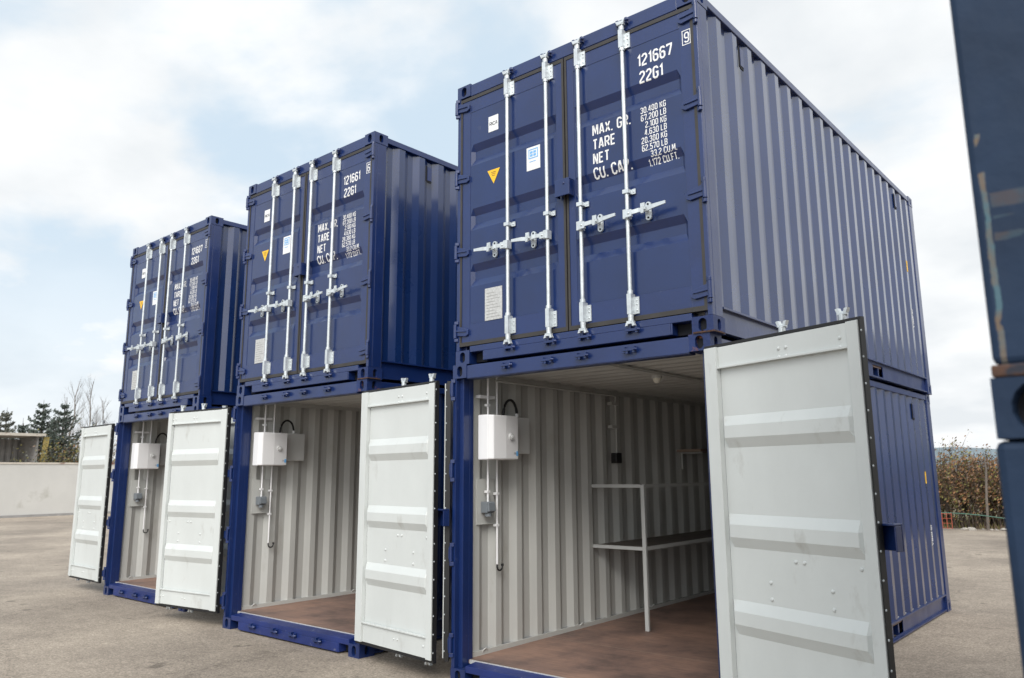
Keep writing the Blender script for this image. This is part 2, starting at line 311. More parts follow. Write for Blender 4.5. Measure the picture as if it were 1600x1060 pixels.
c_, k_ = .26, .14                      # corner cut of the block letters
def _ring(x0=0, x1=1, y0=0, y1=1): return [(x0+c_, y0), (x1-c_, y0), (x1, y0+k_), (x1, y1-k_), (x1-c_, y1), (x0+c_, y1), (x0, y1-k_), (x0, y0+k_), (x0+c_, y0)]
GLYPH = {
 '0': (1, [_ring()]), '1': (.45, [[(0, .80), (.9, 1), (.9, 0)]]),
 '2': (1, [[(0, .80), (0, 1-k_), (c_, 1), (1-c_, 1), (1, 1-k_), (1, .66), (0, .16), (0, 0), (1, 0)]]),
 '3': (1, [[(0, .84), (0, 1-k_), (c_, 1), (1-c_, 1), (1, 1-k_), (1, .53+k_), (1-c_, .53), (.35, .53)], [(1-c_, .53), (1, .53-k_), (1, k_), (1-c_, 0), (c_, 0), (0, k_), (0, .18)]]),
 '4': (1, [[(.75, 0), (.75, 1), (.60, 1), (0, .25), (1.05, .25)]]),
 '5': (1, [[(1, 1), (.05, 1), (.05, .57), (1-c_, .57), (1, .57-k_), (1, k_), (1-c_, 0), (c_, 0), (0, k_), (0, .18)]]),
 '6': (1, [[(1, .84), (1, 1-k_), (1-c_, 1), (c_, 1), (0, 1-k_), (0, k_), (c_, 0), (1-c_, 0), (1, k_), (1, .56-k_), (1-c_, .56), (.0, .56)]]),
 '7': (1, [[(0, .86), (0, 1), (1, 1), (1, .90), (.40, 0)]]),
 '8': (1, [_ring(0, 1, 0, .53), _ring(.04, .96, .53, 1)]),
 '9': (1, [[(0, .16), (0, k_), (c_, 0), (1-c_, 0), (1, k_), (1, 1-k_), (1-c_, 1), (c_, 1), (0, 1-k_), (0, .44+k_), (c_, .44), (1, .44)]]),
 'A': (1.05, [[(0, 0), (.40, 1), (.60, 1), (1, 0)], [(.16, .28), (.84, .28)]]), 'X': (1, [[(0, 0), (1, 1)], [(0, 1), (1, 0)]]),
 'M': (1.25, [[(0, 0), (0, 1), (.14, 1), (.5, .25), (.86, 1), (1, 1), (1, 0)]]), 'N': (1, [[(0, 0), (0, 1), (.14, 1), (.86, 0), (1, 0), (1, 1)]]),
 'G': (1, [[(1, .80), (1, 1-k_), (1-c_, 1), (c_, 1), (0, 1-k_), (0, k_), (c_, 0), (1-c_, 0), (1, k_), (1, .48), (.55, .48)]]),
 'C': (1, [[(1, .76), (1, 1-k_), (1-c_, 1), (c_, 1), (0, 1-k_), (0, k_), (c_, 0), (1-c_, 0), (1, k_), (1, .24)]]),
 'R': (1, [[(0, 0), (0, 1), (1-c_, 1), (1, 1-k_), (1, .48+k_), (1-c_, .48), (.07, .48)], [(.55, .45), (1, 0)]]),
 'P': (1, [[(0, 0), (0, 1), (1-c_, 1), (1, 1-k_), (1, .46+k_), (1-c_, .46), (.07, .46)]]),
 'B': (1, [[(1-c_, .53), (1, .53+k_), (1, 1-k_), (1-c_, 1), (0, 1), (0, 0), (1-c_, 0), (1, k_), (1, .53-k_), (1-c_, .53), (.07, .53)]]),
 'T': (1, [[(0, 1), (1, 1)], [(.5, .93), (.5, 0)]]), 'E': (.9, [[(1, 1), (0, 1), (0, 0), (1, 0)], [(.07, .52), (.85, .52)]]),
 'F': (.9, [[(1, 1), (0, 1), (0, 0)], [(.07, .52), (.85, .52)]]), 'L': (.9, [[(0, 1), (0, 0), (1, 0)]]),
 'U': (1, [[(0, 1), (0, k_), (c_, 0), (1-c_, 0), (1, k_), (1, 1)]]), 'K': (1, [[(0, 0), (0, 1)], [(.07, .42), (1, 1)], [(.38, .60), (1, 0)]]),
 'I': (.1, [[(0, 0), (0, 1)]]), '.': (.12, [[(0, -.07), (0, .08)]]), ',': (.12, [[(.3, .08), (-.3, -.16)]]), ' ': (.45, [])}
def text_verts(body, size, xs=0.62, bold=0.012, align='LEFT'):
    """block lettering drawn as mitred strokes; capital height is 0.70 * size"""
    h = size*.70; w = h*.46*xs/.62; t = h*(.105+bold*3.2); vs = []; fs = []; x = 0
    for ch in body:
        gw, strokes = GLYPH[ch]
        for st in strokes:
            p = [Vector((x+t/2+a*w*gw, t/2+b*(h-t))) for a, b in st]; n = len(p); closed = (p[0]-p[-1]).length < 1e-6; o = len(vs)
            for i in range(n):
                a = p[i-1] if i else (p[-2] if closed else None); c = p[i+1] if i < n-1 else (p[1] if closed else None)
                d0 = (p[i]-a).normalized() if a is not None else None; d1 = (c-p[i]).normalized() if c is not None else None
                d0 = d0 or d1; d1 = d1 or d0; n0 = Vector((-d0.y, d0.x)); n1 = Vector((-d1.y, d1.x)); m = (n0+n1)
                m = m.normalized() if m.length > .2 else n0; q = m*(t/2/max(.45, m.dot(n0)))
                vs += [tuple(p[i]+q), tuple(p[i]-q)]
            fs += [(o+2*i, o+2*i+2, o+2*i+3, o+2*i+1) for i in range(n-1)]
        x += w*gw + t + h*(.085 if ch != ' ' else 0)
    if align == 'RIGHT': vs = [(a-x, b) for a, b in vs]
    return vs, fs

# ------------------------------------------------------------------ door profile (depth inwards as a function of height)
RIBS = [(1.99, 1.79), (1.385, 1.185), (0.875, 0.675)]
def rib_depth(z):
    for a, b in RIBS:
        if b < z < a:
            t = min(a-z, z-b)/0.062
            return 0.031*min(1.0, t)
    return 0.0
ZB, ZT = 0.178, 2.440      # door leaf bottom and top
DW = 1.155                 # leaf width
PIN = (0.005, -0.012)      # hinge pin: from container side, from front plane
E0 = 0.045                 # pin to leaf edge
# leaf coordinates: origin at pin (on the ground of the container), leaf runs along +X, inner side is +Y
YO, YP, YI = 0.022, 0.026, 0.070     # outer face of frame, panel outer face, inner face (from pin)
SX0, SX1 = E0, E0+DW
PX0, PX1 = E0+0.105, E0+DW-0.075     # panel between stiles
PZ0, PZ1 = 0.345, 2.305

def leaf_frame(inner):
    b = B(); w = 1 if inner else 0; ym = YP+.0035
    for x0, x1 in ((SX0, PX0), (PX1, SX1)):
        b.box(x0, x1, YO, ym, ZB, ZT, 0); b.box(x0+.002, x1-.0005, ym, YI, ZB+.002, ZT-.002, w)
    for z0, z1 in ((ZB, PZ0), (PZ1, ZT)):
        b.box(PX0, PX1, YO+.0015, ym-.002, z0+.001, z1-.001, 0); b.box(PX0, PX1, ym-.002, YI-.022, z0+.003, z1-.003, w)
    # light angle bead seen inside above and below the panel
    b.box(PX0, PX1, YI-.022, YI-.004, PZ0-.004, PZ0+.010, w)
    b.box(PX0, PX1, YI-.022, YI-.004, PZ1-.010, PZ1+.004, w)
    return b
def leaf_panel(inner):
    b = B(); xs = [PX0, PX0+.006, PX0+.034, (PX0+PX1)/2, PX1-.034, PX1-.006, PX1]
    fx = [0, 0, 1, 1, 1, 0, 0]
    zs = sorted({PZ0, PZ1} | {z for a, c in RIBS for z in (a, c, a-.062, c+.062)})
    for (off, mi) in ((YP, 0), (YP+.004, 1 if inner else 0)):
        vs = [(x, off + rib_depth(z)*f, z) for z in zs for x, f in zip(xs, fx)]; n = len(xs)
        fs = [(j*n+i, j*n+i+1, (j+1)*n+i+1, (j+1)*n+i) for j in range(len(zs)-1) for i in range(n-1)]
        b.add(vs, fs, mi)
    return b
def join(a, b, mi):
    o = len(a.v); a.v += b.v; a.f += [tuple(i+o for i in f) for f in b.f]; a.m += [mi]*len(b.f); a.s += b.s; return a
def mirror(b, do):
    if do: b.v = [(-x, y, z) for x, y, z in b.v]
    return b
BAR_X = (0.624, 1.049)     # bars from the pin
def leaf_gasket():
    b = B(); y0, y1, o, i = YO-.005, YO+.026, .020, .012       # the lip laps over the frame edge
    ZL, ZH = ZB-.022, ZT+.018
    for z0, z1 in ((ZL, ZB+i), (ZT-i, ZH)): b.box(SX0-o+.004, SX1+.008, y0, YO-.0005, z0, z1)
    b.box(SX0-o+.004, SX0+i, y0, YO-.0005, ZB+i, ZT-i); b.box(SX1-i, SX1+.008, y0, YO-.0005, ZB+i, ZT-i)
    b.box(SX0-o+.004, SX0-.0005, YO-.0005, y1, ZL, ZH); b.box(SX1+.0005, SX1+.008, YO-.0005, y1, ZL, ZH)
    b.box(SX0, SX1, YO, y1, ZL, ZB-.0005); b.box(SX0, SX1, YO, y1, ZT+.0005, ZH)
    # second lip by the inner face
    b.box(SX0-.010, SX0-.0005, YI-.022, YI-.010, ZB, ZT); b.box(SX1+.0005, SX1+.010, YI-.022, YI-.010, ZB, ZT)
    return b
def rivets():              # pale screw heads dotted along the hinge edge seal
    b = B()
    for i in range(16):
        z = ZB+.06+i*(ZT-ZB-.12)/15
        b.dome((SX0-.010, YI-.016, z), (-1, 0, 0), .007, .004, 6); b.dome((SX1+.010, YI-.016, z), (1, 0, 0), .007, .004, 6)
    return b
def cam_end(b, x, y, z, s):          # forked cam of a locking bar
    b.tube([(x, y, z-s*.030), (x, y, z)], .021, 8)
    b.box(x-.030, x+.028, y-.016, y+.010, z, z+s*.010)
    b.prism([(x-.032, z+s*.010), (x-.012, z+s*.010), (x-.020, z+s*.034), (x-.042, z+s*.036)], 1, y-.018, y+.008)
    b.prism([(x+.008, z+s*.010), (x+.028, z+s*.010), (x+.040, z+s*.036), (x+.020, z+s*.040)], 1, y-.018, y+.008)
    b.box(x-.018, x+.016, y-.030, y-.018, z-.004, z+s*.024)
def lock_bar(x):
    b = B(); y = -.018; b.tube([(x, y, .145), (x, y, 2.505)], .0150, 10)
    cam_end(b, x, y, 2.500, 1); cam_end(b, x, y, .150, -1)
    return b
def bearing(x, z, big):              # bracket holding the bar
    b = B()
    if big:
        b.box(x-.018, x+.018, -.040, YO, z-.075, z+.075); b.box(x+.018, x+.054, YO-.010, YO-.001, z-.070, z+.055)
        for k in (-.045, 0, .03): b.dome((x+.037, YO-.010, z+k), (0, -1, 0), .008, .006, 6)
        b.tube([(x, -.018, z+.075), (x, -.018, z+.10)], .022, 8); b.tube([(x, -.018, z-.10), (x, -.018, z-.075)], .022, 8)
    else:
        b.box(x-.025, x+.026, -.040, YO, z-.015, z+.015); b.box(x+.026, x+.058, YO-.012, YO-.002, z-.018, z+.022)
        b.dome((x+.042, YO-.012, z), (0, -1, 0), .008, .006, 6)
    return b
def handle(x, d, z=0.955):           # d: +1/-1 direction of the lever
    b = B(); b.box(x-.022, x+.022+.0, -.050, .004, z-.035, z+.035)
    b.box(min(x, x+d*.055), max(x, x+d*.055), -.056, -.030, z-.030, z+.024)
    b.dome((x+d*.03, -.056, z-.004), (0, -1, 0), .010, .008, 6)
    a = [(x+d*.05, -.046, z), (x+d*.11, -.040, z+.006), (x+d*.17, -.050, z-.006), (x+d*.24, -.058, z+.004), (x+d*.345, -.062, z+.010)]
    for (p, q) in zip(a[:-1], a[1:]):
        vs = []
        for t in (p, q):
            h = .016 if t is not a[-1] else .011
            vs += [(t[0], t[1]-.006, t[2]-h), (t[0], t[1]+.006, t[2]-h), (t[0], t[1]+.006, t[2]+h), (t[0], t[1]-.006, t[2]+h)]
        b.add(vs, [(0, 1, 2, 3), (4, 7, 6, 5), (0, 4, 5, 1), (1, 5, 6, 2), (2, 6, 7, 3), (3, 7, 4, 0)])
    return b
def catch(x, d, z=0.955):            # oval retainer plate with a turning keeper
    b = B(); cx = x+d*.165
    poly = []
    for k in range(16):
        a = 2*math.pi*k/16; poly.append((cx+.024*math.cos(a), z+(.046 if math.sin(a) > 0 else -.046)+.024*math.sin(a)))
    b.prism(poly, 1, YO-.020, YO-.004)
    b.tube([(cx, YO-.004, z), (cx, -.070, z)], .012, 8)
    b.box(cx-.018, cx+.018, -.078, -.068, z-.010, z+.040); b.box(cx-.010, cx+.010, -.090, -.078, z-.040, z+.012)
    b.tube([(cx, YO-.021, z+.052), (cx, YO-.024, z+.052)], .008, 8, 1); b.tube([(cx, YO-.021, z-.052), (cx, YO-.024, z-.052)], .008, 8, 1)
    return b
HZ = (0.285, 1.0, 1.685, 2.37)
def hinge(z):
    b = B()
    b.prism([(-.004, z-.030), (SX0+.075, z-.045), (SX0+.105, z-.030), (SX0+.105, z+.012), (SX0+.060, z+.030), (-.004, z+.058)], 1, YO-.020, YO-.001)
    b.prism([(.010, z+.018), (SX0+.055, z+.006), (SX0+.090, z-.006), (SX0+.055, z-.006), (.010, z+.002)], 1, YO-.030, YO-.020)
    b.tube([(0, 0, z-.052), (0, 0, z+.068)], .017, 10)
    return b
def bolts(d):
    b = B()
    for bx in BAR_X:
        for z in (2.36, 2.42-.11): 
            for k in (.02, .075): b.dome((bx+k, YI-.022+.0, z), (0, 1, 0), .012, .009, 8)
        for k in (.025, .085): b.dome((bx+k, YP+.004, 1.135), (0, 1, 0), .013, .010, 8)
        for k in (-.047, .047): b.dome((bx-.165, YP+.004, .955+k), (0, 1, 0), .013, .010, 8)
        for k in (.02, .075): b.dome((bx+k, YI-.022, .27), (0, 1, 0), .011, .008, 8)
    return b

# writing on the right leaf; coordinates (u, z) in the closed container, turned into leaf coordinates (mirrored leaf: x = -(...))
def wrap(vs, fs, u0_, z0, y=YO-.0015, shear=0.0):
    """lay flat letters on the ribbed door face, cutting them where the face bends"""
    bm = bmesh.new(); bv = [bm.verts.new((u0_+x, 0, z0+z)) for x, z in vs]
    for f in fs:
        try: bm.faces.new([bv[i] for i in f])
        except ValueError: pass
    for a, c in RIBS:
        for z in (a, c, a-.062, c+.062):
            bmesh.ops.bisect_plane(bm, geom=bm.verts[:]+bm.edges[:]+bm.faces[:], plane_co=(0, 0, z), plane_no=(0, 0, 1))
    bm.verts.index_update(); bm.verts.ensure_lookup_table()
    out = [(v.co.x, v.co.z) for v in bm.verts]; of = [tuple(v.index for v in f.verts) for f in bm.faces]; bm.free()
    return out, of
def leaf_x(u): return -(W-PIN[0]-u)          # right leaf: its local x is negative towards the centre
def marking(b, body, u, ztop, cap, xs=0.62, align='LEFT', pad=True, bold=.012):
    size = cap/0.70
    vs, fs = text_verts(body, size, xs, bold, align); z0 = ztop-cap
    vs, fs = wrap(vs, fs, u, z0)
    def fade(u_):
        return max(0, min(1, (u_-1.285)/.028, (2.300-u_)/.028))
    b.add([(leaf_x(x), YP-.0015+rib_depth(z)*fade(x), z) for x, z in vs], fs, 0)
def right_markings(num, chk):
    out = []
    def line(*a, **k): b = B(); marking(b, *a, **k); out.append(('lettering', b))
    line(num, 1.917, 2.222, .100, .48)
    line('22G1', 1.930, 2.083, .100, .48)
    b = B(); u, z = 2.305, 2.155       # boxed check digit on the stile
    vs, fs = text_verts(chk, .084/.7, .50, .006)
    b.add([(leaf_x(u+.017+x), YO-.0015, z+.016+zz_) for x, zz_ in vs], fs, 0)
    for (a0, a1, c0, c1) in ((0, .070, 0, .006), (0, .070, .112, .118), (0, .006, .006, .112), (.064, .070, .006, .112)):
        b.add([(leaf_x(u+a0), YO-.0015, z+c0), (leaf_x(u+a1), YO-.0015, z+c0), (leaf_x(u+a1), YO-.0015, z+c1), (leaf_x(u+a0), YO-.0015, z+c1)], [(0, 1, 2, 3)], 0)
    out.append(('check_digit', b))
    for i, tx in enumerate(('MAX. GR.', 'TARE', 'NET', 'CU. CAP.')): line(tx, 1.485, 1.775-i*.118, .090, .52)
    rows = ['30.480 KG', '67.200 LB', '2.100 KG', '4.630 LB', '28.380 KG', '62.570 LB', '33,2 CU.M.', '1.172 CU.FT.']
    for i, tx in enumerate(rows): line(tx, 2.150 if i < 6 else 2.225, 1.785-i*.0605, .050, .47, 'RIGHT', bold=.006)
    return out
def quad(b, x0, x1, z0, z1, y, mi): b.add([(x0, y, z0), (x1, y, z0), (x1, y, z1), (x0, y, z1)], [(0, 1, 2, 3)], mi)
def lx(u): return u-PIN[0]                  # left leaf local x
def stk_small():
    b = B(); b.box(lx(.375), lx(.490), YP-.003, YP-.001, 2.050, 2.195, 0)
    vs, fs = text_verts('RICA', .05, .8, .01); b.add([(lx(.388)+x, YP-.0045, 2.105+z) for x, z in vs], fs, 1)
    return b
def stk_blue():
    b = B(); x0, x1 = lx(.810), lx(.955); b.box(x0, x1, YP-.003, YP-.001, 1.570, 1.775, 0)
    y = YP-.0045
    quad(b, x0+.022, x1-.022, 1.672, 1.680, y, 1); quad(b, x0+.022, x1-.022, 1.748, 1.756, y, 1)
    quad(b, x0+.022, x0+.030, 1.680, 1.748, y, 1); quad(b, x1-.030, x1-.022, 1.680, 1.748, y, 1)
    for k in range(2):
        for j in range(2): quad(b, x0+.038+j*.036, x0+.066+j*.036, 1.690+k*.027, 1.710+k*.027, y, 1)
    quad(b, x0+.03, x1-.045, 1.642, 1.648, y, 1)
    return b
def stk_tri():
    b = B(); a, c, m = lx(.362), lx(.508), lx(.435)
    b.prism([(a, 1.690), (c, 1.690), (m, 1.560)], 1, YP-.003, YP-.001, 0)
    y = YP-.0045
    for k in range(3): quad(b, m-.030+k*.006, m+.030-k*.006, 1.664-k*.016, 1.668-k*.016, y, 1)
    return b
def csc_plate():
    b = B(); x0, x1 = lx(.335), lx(.530); b.box(x0, x1, YP-.005, YP-.001, .350, .630, 0)
    for k in range(9): quad(b, x0+.020, x1-.02-.03*(k % 3), .375+k*.026, .379+k*.026, YP-.0062, 1)
    for px, pz in ((x0+.01, .36), (x1-.01, .36), (x0+.01, .62), (x1-.01, .62), (x0+.01, .49), (x1-.01, .49)): b.dome((px, YP-.005, pz), (0, -1, 0), .006, .004, 6)
    return b
def seal_box():
    """anti-theft lock box at the meeting edge of the right leaf"""
    b = B(); x0, x1 = leaf_x(1.160), leaf_x(1.300); z0, z1 = 1.235, 1.375
    b.box(x0, x1, -.055, -.043, z0, z1); b.box(x0, x1, -.043, YO-.001, z1-.012, z1); b.box(x0, x0+.010, -.043, YO-.012, z0, z1-.012)
    b.box(x1-.010, x1, -.043, YO-.001, z0, z1-.012); 
    b.dome(((x0+x1)/2+.02, -.055, (z0+z1)/2+.03), (0, -1, 0), .012, .008, 8)
    return b

def make_door(parent, side, ang, num, inner, dy=0):
    """side +1 right leaf, -1 left leaf; ang None closed, else degrees of the swing towards the viewer past flat"""
    mir = side > 0
    k = ('R' if mir else 'L', inner)
    G = 'gasket_black' if inner else 'gasket'
    px = W-PIN[0] if mir else PIN[0]
    rz = 0 if ang is None else (R(180-ang) if mir else -R(180-ang))
    d = link('door', cached(('frame',)+k, lambda: mirror(leaf_frame(inner), mir).mesh('door', ['navy_trim', 'white'])), parent, (px, PIN[1]+dy, .018 if dy else 0), rz, .003)
    link('door_panel', cached(('panel',)+k, lambda: mirror(leaf_panel(inner) if not inner else join(leaf_panel(inner), bolts(side), 1), mir).mesh('door_panel', ['navy_door', 'white'])), d, bevel=.014 if inner else 0)
    link('gasket', cached(('gask',)+k, lambda: mirror(join(leaf_gasket(), rivets(), 1) if inner else leaf_gasket(), mir).mesh('gasket', [G, 'galv_dull'])), d)
    # brackets offset the same way on both leaves as the photo shows: build unmirrored in x about each bar
    for i, bx in enumerate(BAR_X):
        sx = -1 if mir else 1; x = sx*bx
        link('locking_bar', cached(('bar', i)+k, lambda: lock_bar(x).mesh('locking_bar', ['galv'])), d)
        for z, big in ((.275, 1), (2.385, 1), (1.135, 0)):
            link('bar_bracket', cached(('brk', i, z)+k, lambda: bearing(x, z, big).mesh('bar_bracket', ['galv'])), d)
        dr = -1 if not mir else 1
        link('lock_handle', cached(('hnd', i)+k, lambda: handle(x, dr).mesh('lock_handle', ['galv'])), d)
        link('handle_catch', cached(('cat', i)+k, lambda: catch(x, dr).mesh('handle_catch', ['galv', 'hole'])), d)
    for z in HZ:
        link('hinge', cached(('hng', z)+k, lambda: mirror(hinge(z), mir).mesh('hinge', ['navy_trim'])), d, bevel=.003)
    if mir:
        link('lock_box', cached('seal_box', lambda: seal_box().mesh('lock_box', ['navy_trim'])), d, bevel=.004)
        if not inner:
            for nm, lb_ in right_markings(*num): link(nm, lb_.mesh(nm, ['letter']), d)
    elif not inner:
        link('small_sticker', cached('s1', lambda: stk_small().mesh('small_sticker', ['stk_white', 'stk_black'])), d)
        link('blue_sticker', cached('s2', lambda: stk_blue().mesh('blue_sticker', ['stk_white', 'stk_blue'])), d)
        link('warning_sticker', cached('s3', lambda: stk_tri().mesh('warning_sticker', ['stk_yellow', 'stk_black'])), d)
        link('data_plate', cached('s4', lambda: csc_plate().mesh('data_plate', ['plate', 'old_grey'])), d)
    return d

# ------------------------------------------------------------------ container body
def holed_face(b, o, ux, uy, w, h, cx, cy, rx, ry, depth, mi=0, mh=1, n=16):
    o, ux, uy = Vector(o), Vector(ux), Vector(uy); nz = ux.cross(uy)
    ov = []
    for k in range(n):
        a = 2*math.pi*(k+.5)/n; ca, sa = math.cos(a), math.sin(a)
        if ry > rx: p = (cx+rx*ca, cy+(ry-rx)*(1 if sa > 0 else -1)+rx*sa)
        else: p = (cx+(rx-ry)*(1 if ca > 0 else -1)+ry*ca, cy+ry*sa)
        ov.append(p)
    rect = []
    for (px, py) in ov:                       # project to the rectangle border
        dx, dy = px-cx, py-cy; t = min([abs((w-cx)/dx) if dx > 1e-9 else 1e9, abs(cx/dx) if dx < -1e-9 else 1e9, abs((h-cy)/dy) if dy > 1e-9 else 1e9, abs(cy/dy) if dy < -1e-9 else 1e9])
        rect.append((cx+dx*t, cy+dy*t))
    corners = [(w, h), (0, h), (0, 0), (w, 0)]
    for c in corners:                         # snap nearest ring point onto each corner
        i = min(range(n), key=lambda j: (rect[j][0]-c[0])**2+(rect[j][1]-c[1])**2); rect[i] = c
    P = lambda p, z=0: o+ux*p[0]+uy*p[1]-nz*z
    vs = [P(p) for p in rect]+[P(p) for p in ov]
    b.add(vs, [(i, (i+1) % n, n+(i+1) % n, n+i) for i in range(n)], mi)
    vs = [P(p) for p in ov]+[P(p, depth) for p in ov]
    b.add(vs, [(i, (i+1) % n, n+(i+1) % n, n+i) for i in range(n)], mi)
    b.add([P(p, depth) for p in ov], [tuple(range(n))], mh)
def casting(front, right, top):
    """corner casting in container coordinates with its three outer faces holed"""
    cw, cl, ch = .162, .178, .118; b = B(); 
    x0, x1 = (W-cw, W) if right else (0, cw); y0, y1 = (0, cl) if front else (L-cl, L); z0, z1 = (H-ch, H) if top else (0, ch)
    # end face
    if front: holed_face(b, (x0, y0, z0), (1, 0, 0), (0, 0, 1), cw, ch, cw/2, ch/2, .031, .046, .035)
    else: holed_face(b, (x1, y1, z0), (-1, 0, 0), (0, 0, 1), cw, ch, cw/2, ch/2, .031, .046, .035)
    # side face
    if right: holed_face(b, (x1, y0, z0), (0, 1, 0), (0, 0, 1), cl, ch, cl/2, ch/2, .026, .042, .035)
    else: holed_face(b, (x0, y1, z0), (0, -1, 0), (0, 0, 1), cl, ch, cl/2, ch/2, .026, .042, .035)
    if top: holed_face(b, (x0, y0, z1), (1, 0, 0), (0, 1, 0), cw, cl, cw/2, cl/2, .032, .058, .03)
    else: holed_face(b, (x0, y1, z0), (1, 0, 0), (0, -1, 0), cw, cl, cw/2, cl/2, .032, .058, .03)
    # remaining three plain faces
    xi = x0 if right else x1; yi = y1 if front else y0; zi = z0 if top else z1
    b.add([(xi, y0, z0), (xi, y1, z0), (xi, y1, z1), (xi, y0, z1)], [(0, 1, 2, 3)], 0)
    b.add([(x0, yi, z0), (x1, yi, z0), (x1, yi, z1), (x0, yi, z1)], [(0, 1, 2, 3)], 0)
    b.add([(x0, y0, zi), (x1, y0, zi), (x1, y1, zi), (x0, y1, zi)], [(0, 1, 2, 3)], 0)
    return b
def corrugation(t0, t1, pitch=.2843, d=.036, m=None):
    n = int((t1-t0-.02-(m or 0))/pitch); m = (t1-t0-n*pitch)/2 if m is None else m; pts = [(t0, 0)]
    for i in range(n):
        a = t0+m+i*pitch; pts += [p for p in ((a+.036, 0), (a+.036+.068, d), (a+.036+.138, d), (a+.036+.206, 0)) if p[0] > t0+.01]
    pts.append((t1, 0)); return pts
SZ0, SZ1 = .198, 2.515
def side_wall(right, lower):
    b = B(); pts = corrugation(.165, L-.165, m=-.055)
    X = (lambda d: W-.014-d) if right else (lambda d: .014+d)
    def sheet(off, mi):
        sg = off
        vs = [(X(d+sg), y, z) for y, d in pts for z in (SZ0, SZ1)]
        b.add(vs, [(2*i, 2*i+2, 2*i+3, 2*i+1) for i in range(len(pts)-1)], mi)
    sheet(0, 0)
    sheet(.003, 1 if lower else 0)
    if lower:
        for x0, x1, z0, z1 in ((.0625, .067, 2.498, 2.576), (.044, .066, .166, .206)):
            if right: x0, x1 = W-x1, W-x0
            b.box(x0, x1, .168, L-.166, z0, z1, 1)
    return b
def end_wall(lower):
    b = B(); pts = corrugation(.165, W-.165, .25, .042)
    for off, mi in ((0, 0), (.003, 1 if lower else 0)):
        b.add([(x, L-.016-d-off, z) for x, d in pts for z in (SZ0, SZ1)], [(2*i, 2*i+2, 2*i+3, 2*i+1) for i in range(len(pts)-1)], mi)
    return b
def roof(lower):
    b = B(); pts = corrugation(.095, L-.06, .209, .028)
    for off, mi in ((0, 0), (.003, 1 if lower else 0)):
        b.add([(x, y, 2.572-d-off) for y, d in pts for x in (.055, W-.055)], [(2*i, 2*i+2, 2*i+3, 2*i+1) for i in range(len(pts)-1)], mi)
    return b
def bottom_rail(right, lower):
    b = B(); y0, y1 = .178, L-.178
    def bx(d0, d1, ya, yb, z0, z1, mi=0):
        if right: b.box(W-d1, W-d0, ya, yb, z0, z1, mi)
        else: b.box(d0, d1, ya, yb, z0, z1, mi)
    cuts = [(1.98, 2.34), (3.72, 4.08)]
    bx(.002, .062, y0, y1, .186, .200)
    segs = [(y0, cuts[0][0]), (cuts[0][1], cuts[1][0]), (cuts[1][1], y1)]
    for a, c in segs: bx(.034, .042, a, c, .030, .186)
    for a, c in cuts: bx(.034, .042, a, c, .030, .045); bx(.034, .042, a, c, .160, .186); bx(.20, .21, a, c, .045, .16, 1)
    bx(.006, .062, y0, y1, .016, .030)
    return b
def roof_rail(right):
    b = B(); 
    if right: b.box(W-.062, W-.004, .178, L-.178, 2.512, 2.574)
    else: b.box(.004, .062, .178, L-.178, 2.512, 2.574)
    return b
def post(front, right, lower):
    b = B(); z0, z1 = .118, H-.118
    if front:
        # front flange, side face and the door jamb behind it
        fx = [(0.003, .040, .003, .050), (.003, .085, .050, .165)]
    else: fx = [(.003, .120, L-.165, L-.003)]
    for i, (a, c, y0, y1) in enumerate(fx):
        if right: a, c = W-c, W-a
        b.box(a, c, y0, y1, z0, z1)
        if front and lower and i == 1:      # pale lining on the inside of the post
            if right: b.box(a-.003, a, .120, y1+.003, z0+.05, z1)
            else: b.box(c, c+.003, .120, y1+.003, z0+.05, z1)
    if front:                # hinge lugs
        for z in HZ:
            for dz in (-.085, .068):
                if right: b.prism([(W-.034, .0025), (W+.006, .0025), (W+.010, -.012), (W-.004, -.026), (W-.034, -.008)], 2, z+dz, z+dz+.030)
                else: b.prism([(.034, .0025), (-.006, .0025), (-.010, -.012), (.004, -.026), (.034, -.008)], 2, z+dz, z+dz+.030)
    return b
def header(front, lower):
    b = B()
    if front: b.box(.162, W-.162, .010, .100, 2.460, 2.580); b.box(.164, W-.164, .004, .0095, 2.466, 2.574)
    else: b.box(.162, W-.162, L-.07, L-.006, 2.51, 2.580)
    return b
def sill(front, lower):
    b = B()
    if front:
        b.box(.162, W-.162, .004, .110, .098, .150)
        b.box(.330, W-.330, .002, .110, .016, .098)
        b.prism([(.004, .150), (.130, .165), (.130, .150)], 0, .165, W-.165)
        b.box(.162, .330, .09, .110, .016, .098, 1); b.box(W-.330, W-.162, .09, .110, .016, .098, 1)
        b.box(.316, .330, .004, .09, .016, .098); b.box(W-.330, W-.316, .004, .09, .016, .098)
    else: b.box(.162, W-.162, L-.08, L-.006, .016, .185)
    return b
def keeper(x, z, up):
    b = B(); s = 1 if up else -1
    b.box(x-.050, x-.030, -.030, .003, z-.022, z+.022); b.box(x+.030, x+.050, -.030, .003, z-.022, z+.022)
    b.box(x-.050, x+.050, -.036, -.028, z-.008, z+.010); b.box(x-.026, x-.006, -.030, .003, z-s*.028, z+s*.006)
    b.tube([(x+.045, -.036, z), (x+.062, -.020, z)], .012, 6)
    return b
def vent(x, y, right):
    b = B(); s = 1 if right else -1; X = W-.014 if right else .014
    xs = sorted((X+s*.001, X+s*.012)); ys = sorted((X+s*.001, X+s*.009))
    b.box(xs[0], xs[1], y-.028, y+.034, 2.265, 2.420, 0); b.box(ys[0], ys[1], y-.046, y-.0285, 2.250, 2.430, 1); b.box(ys[0], ys[1], y-.028, y+.030, 2.240, 2.264, 1)
    return b
def side_stickers():
    b = B(); X = W-.0115
    b.box(X-.001, X+.001, 5.49, 5.53, 1.50, 1.64, 0)
    return b
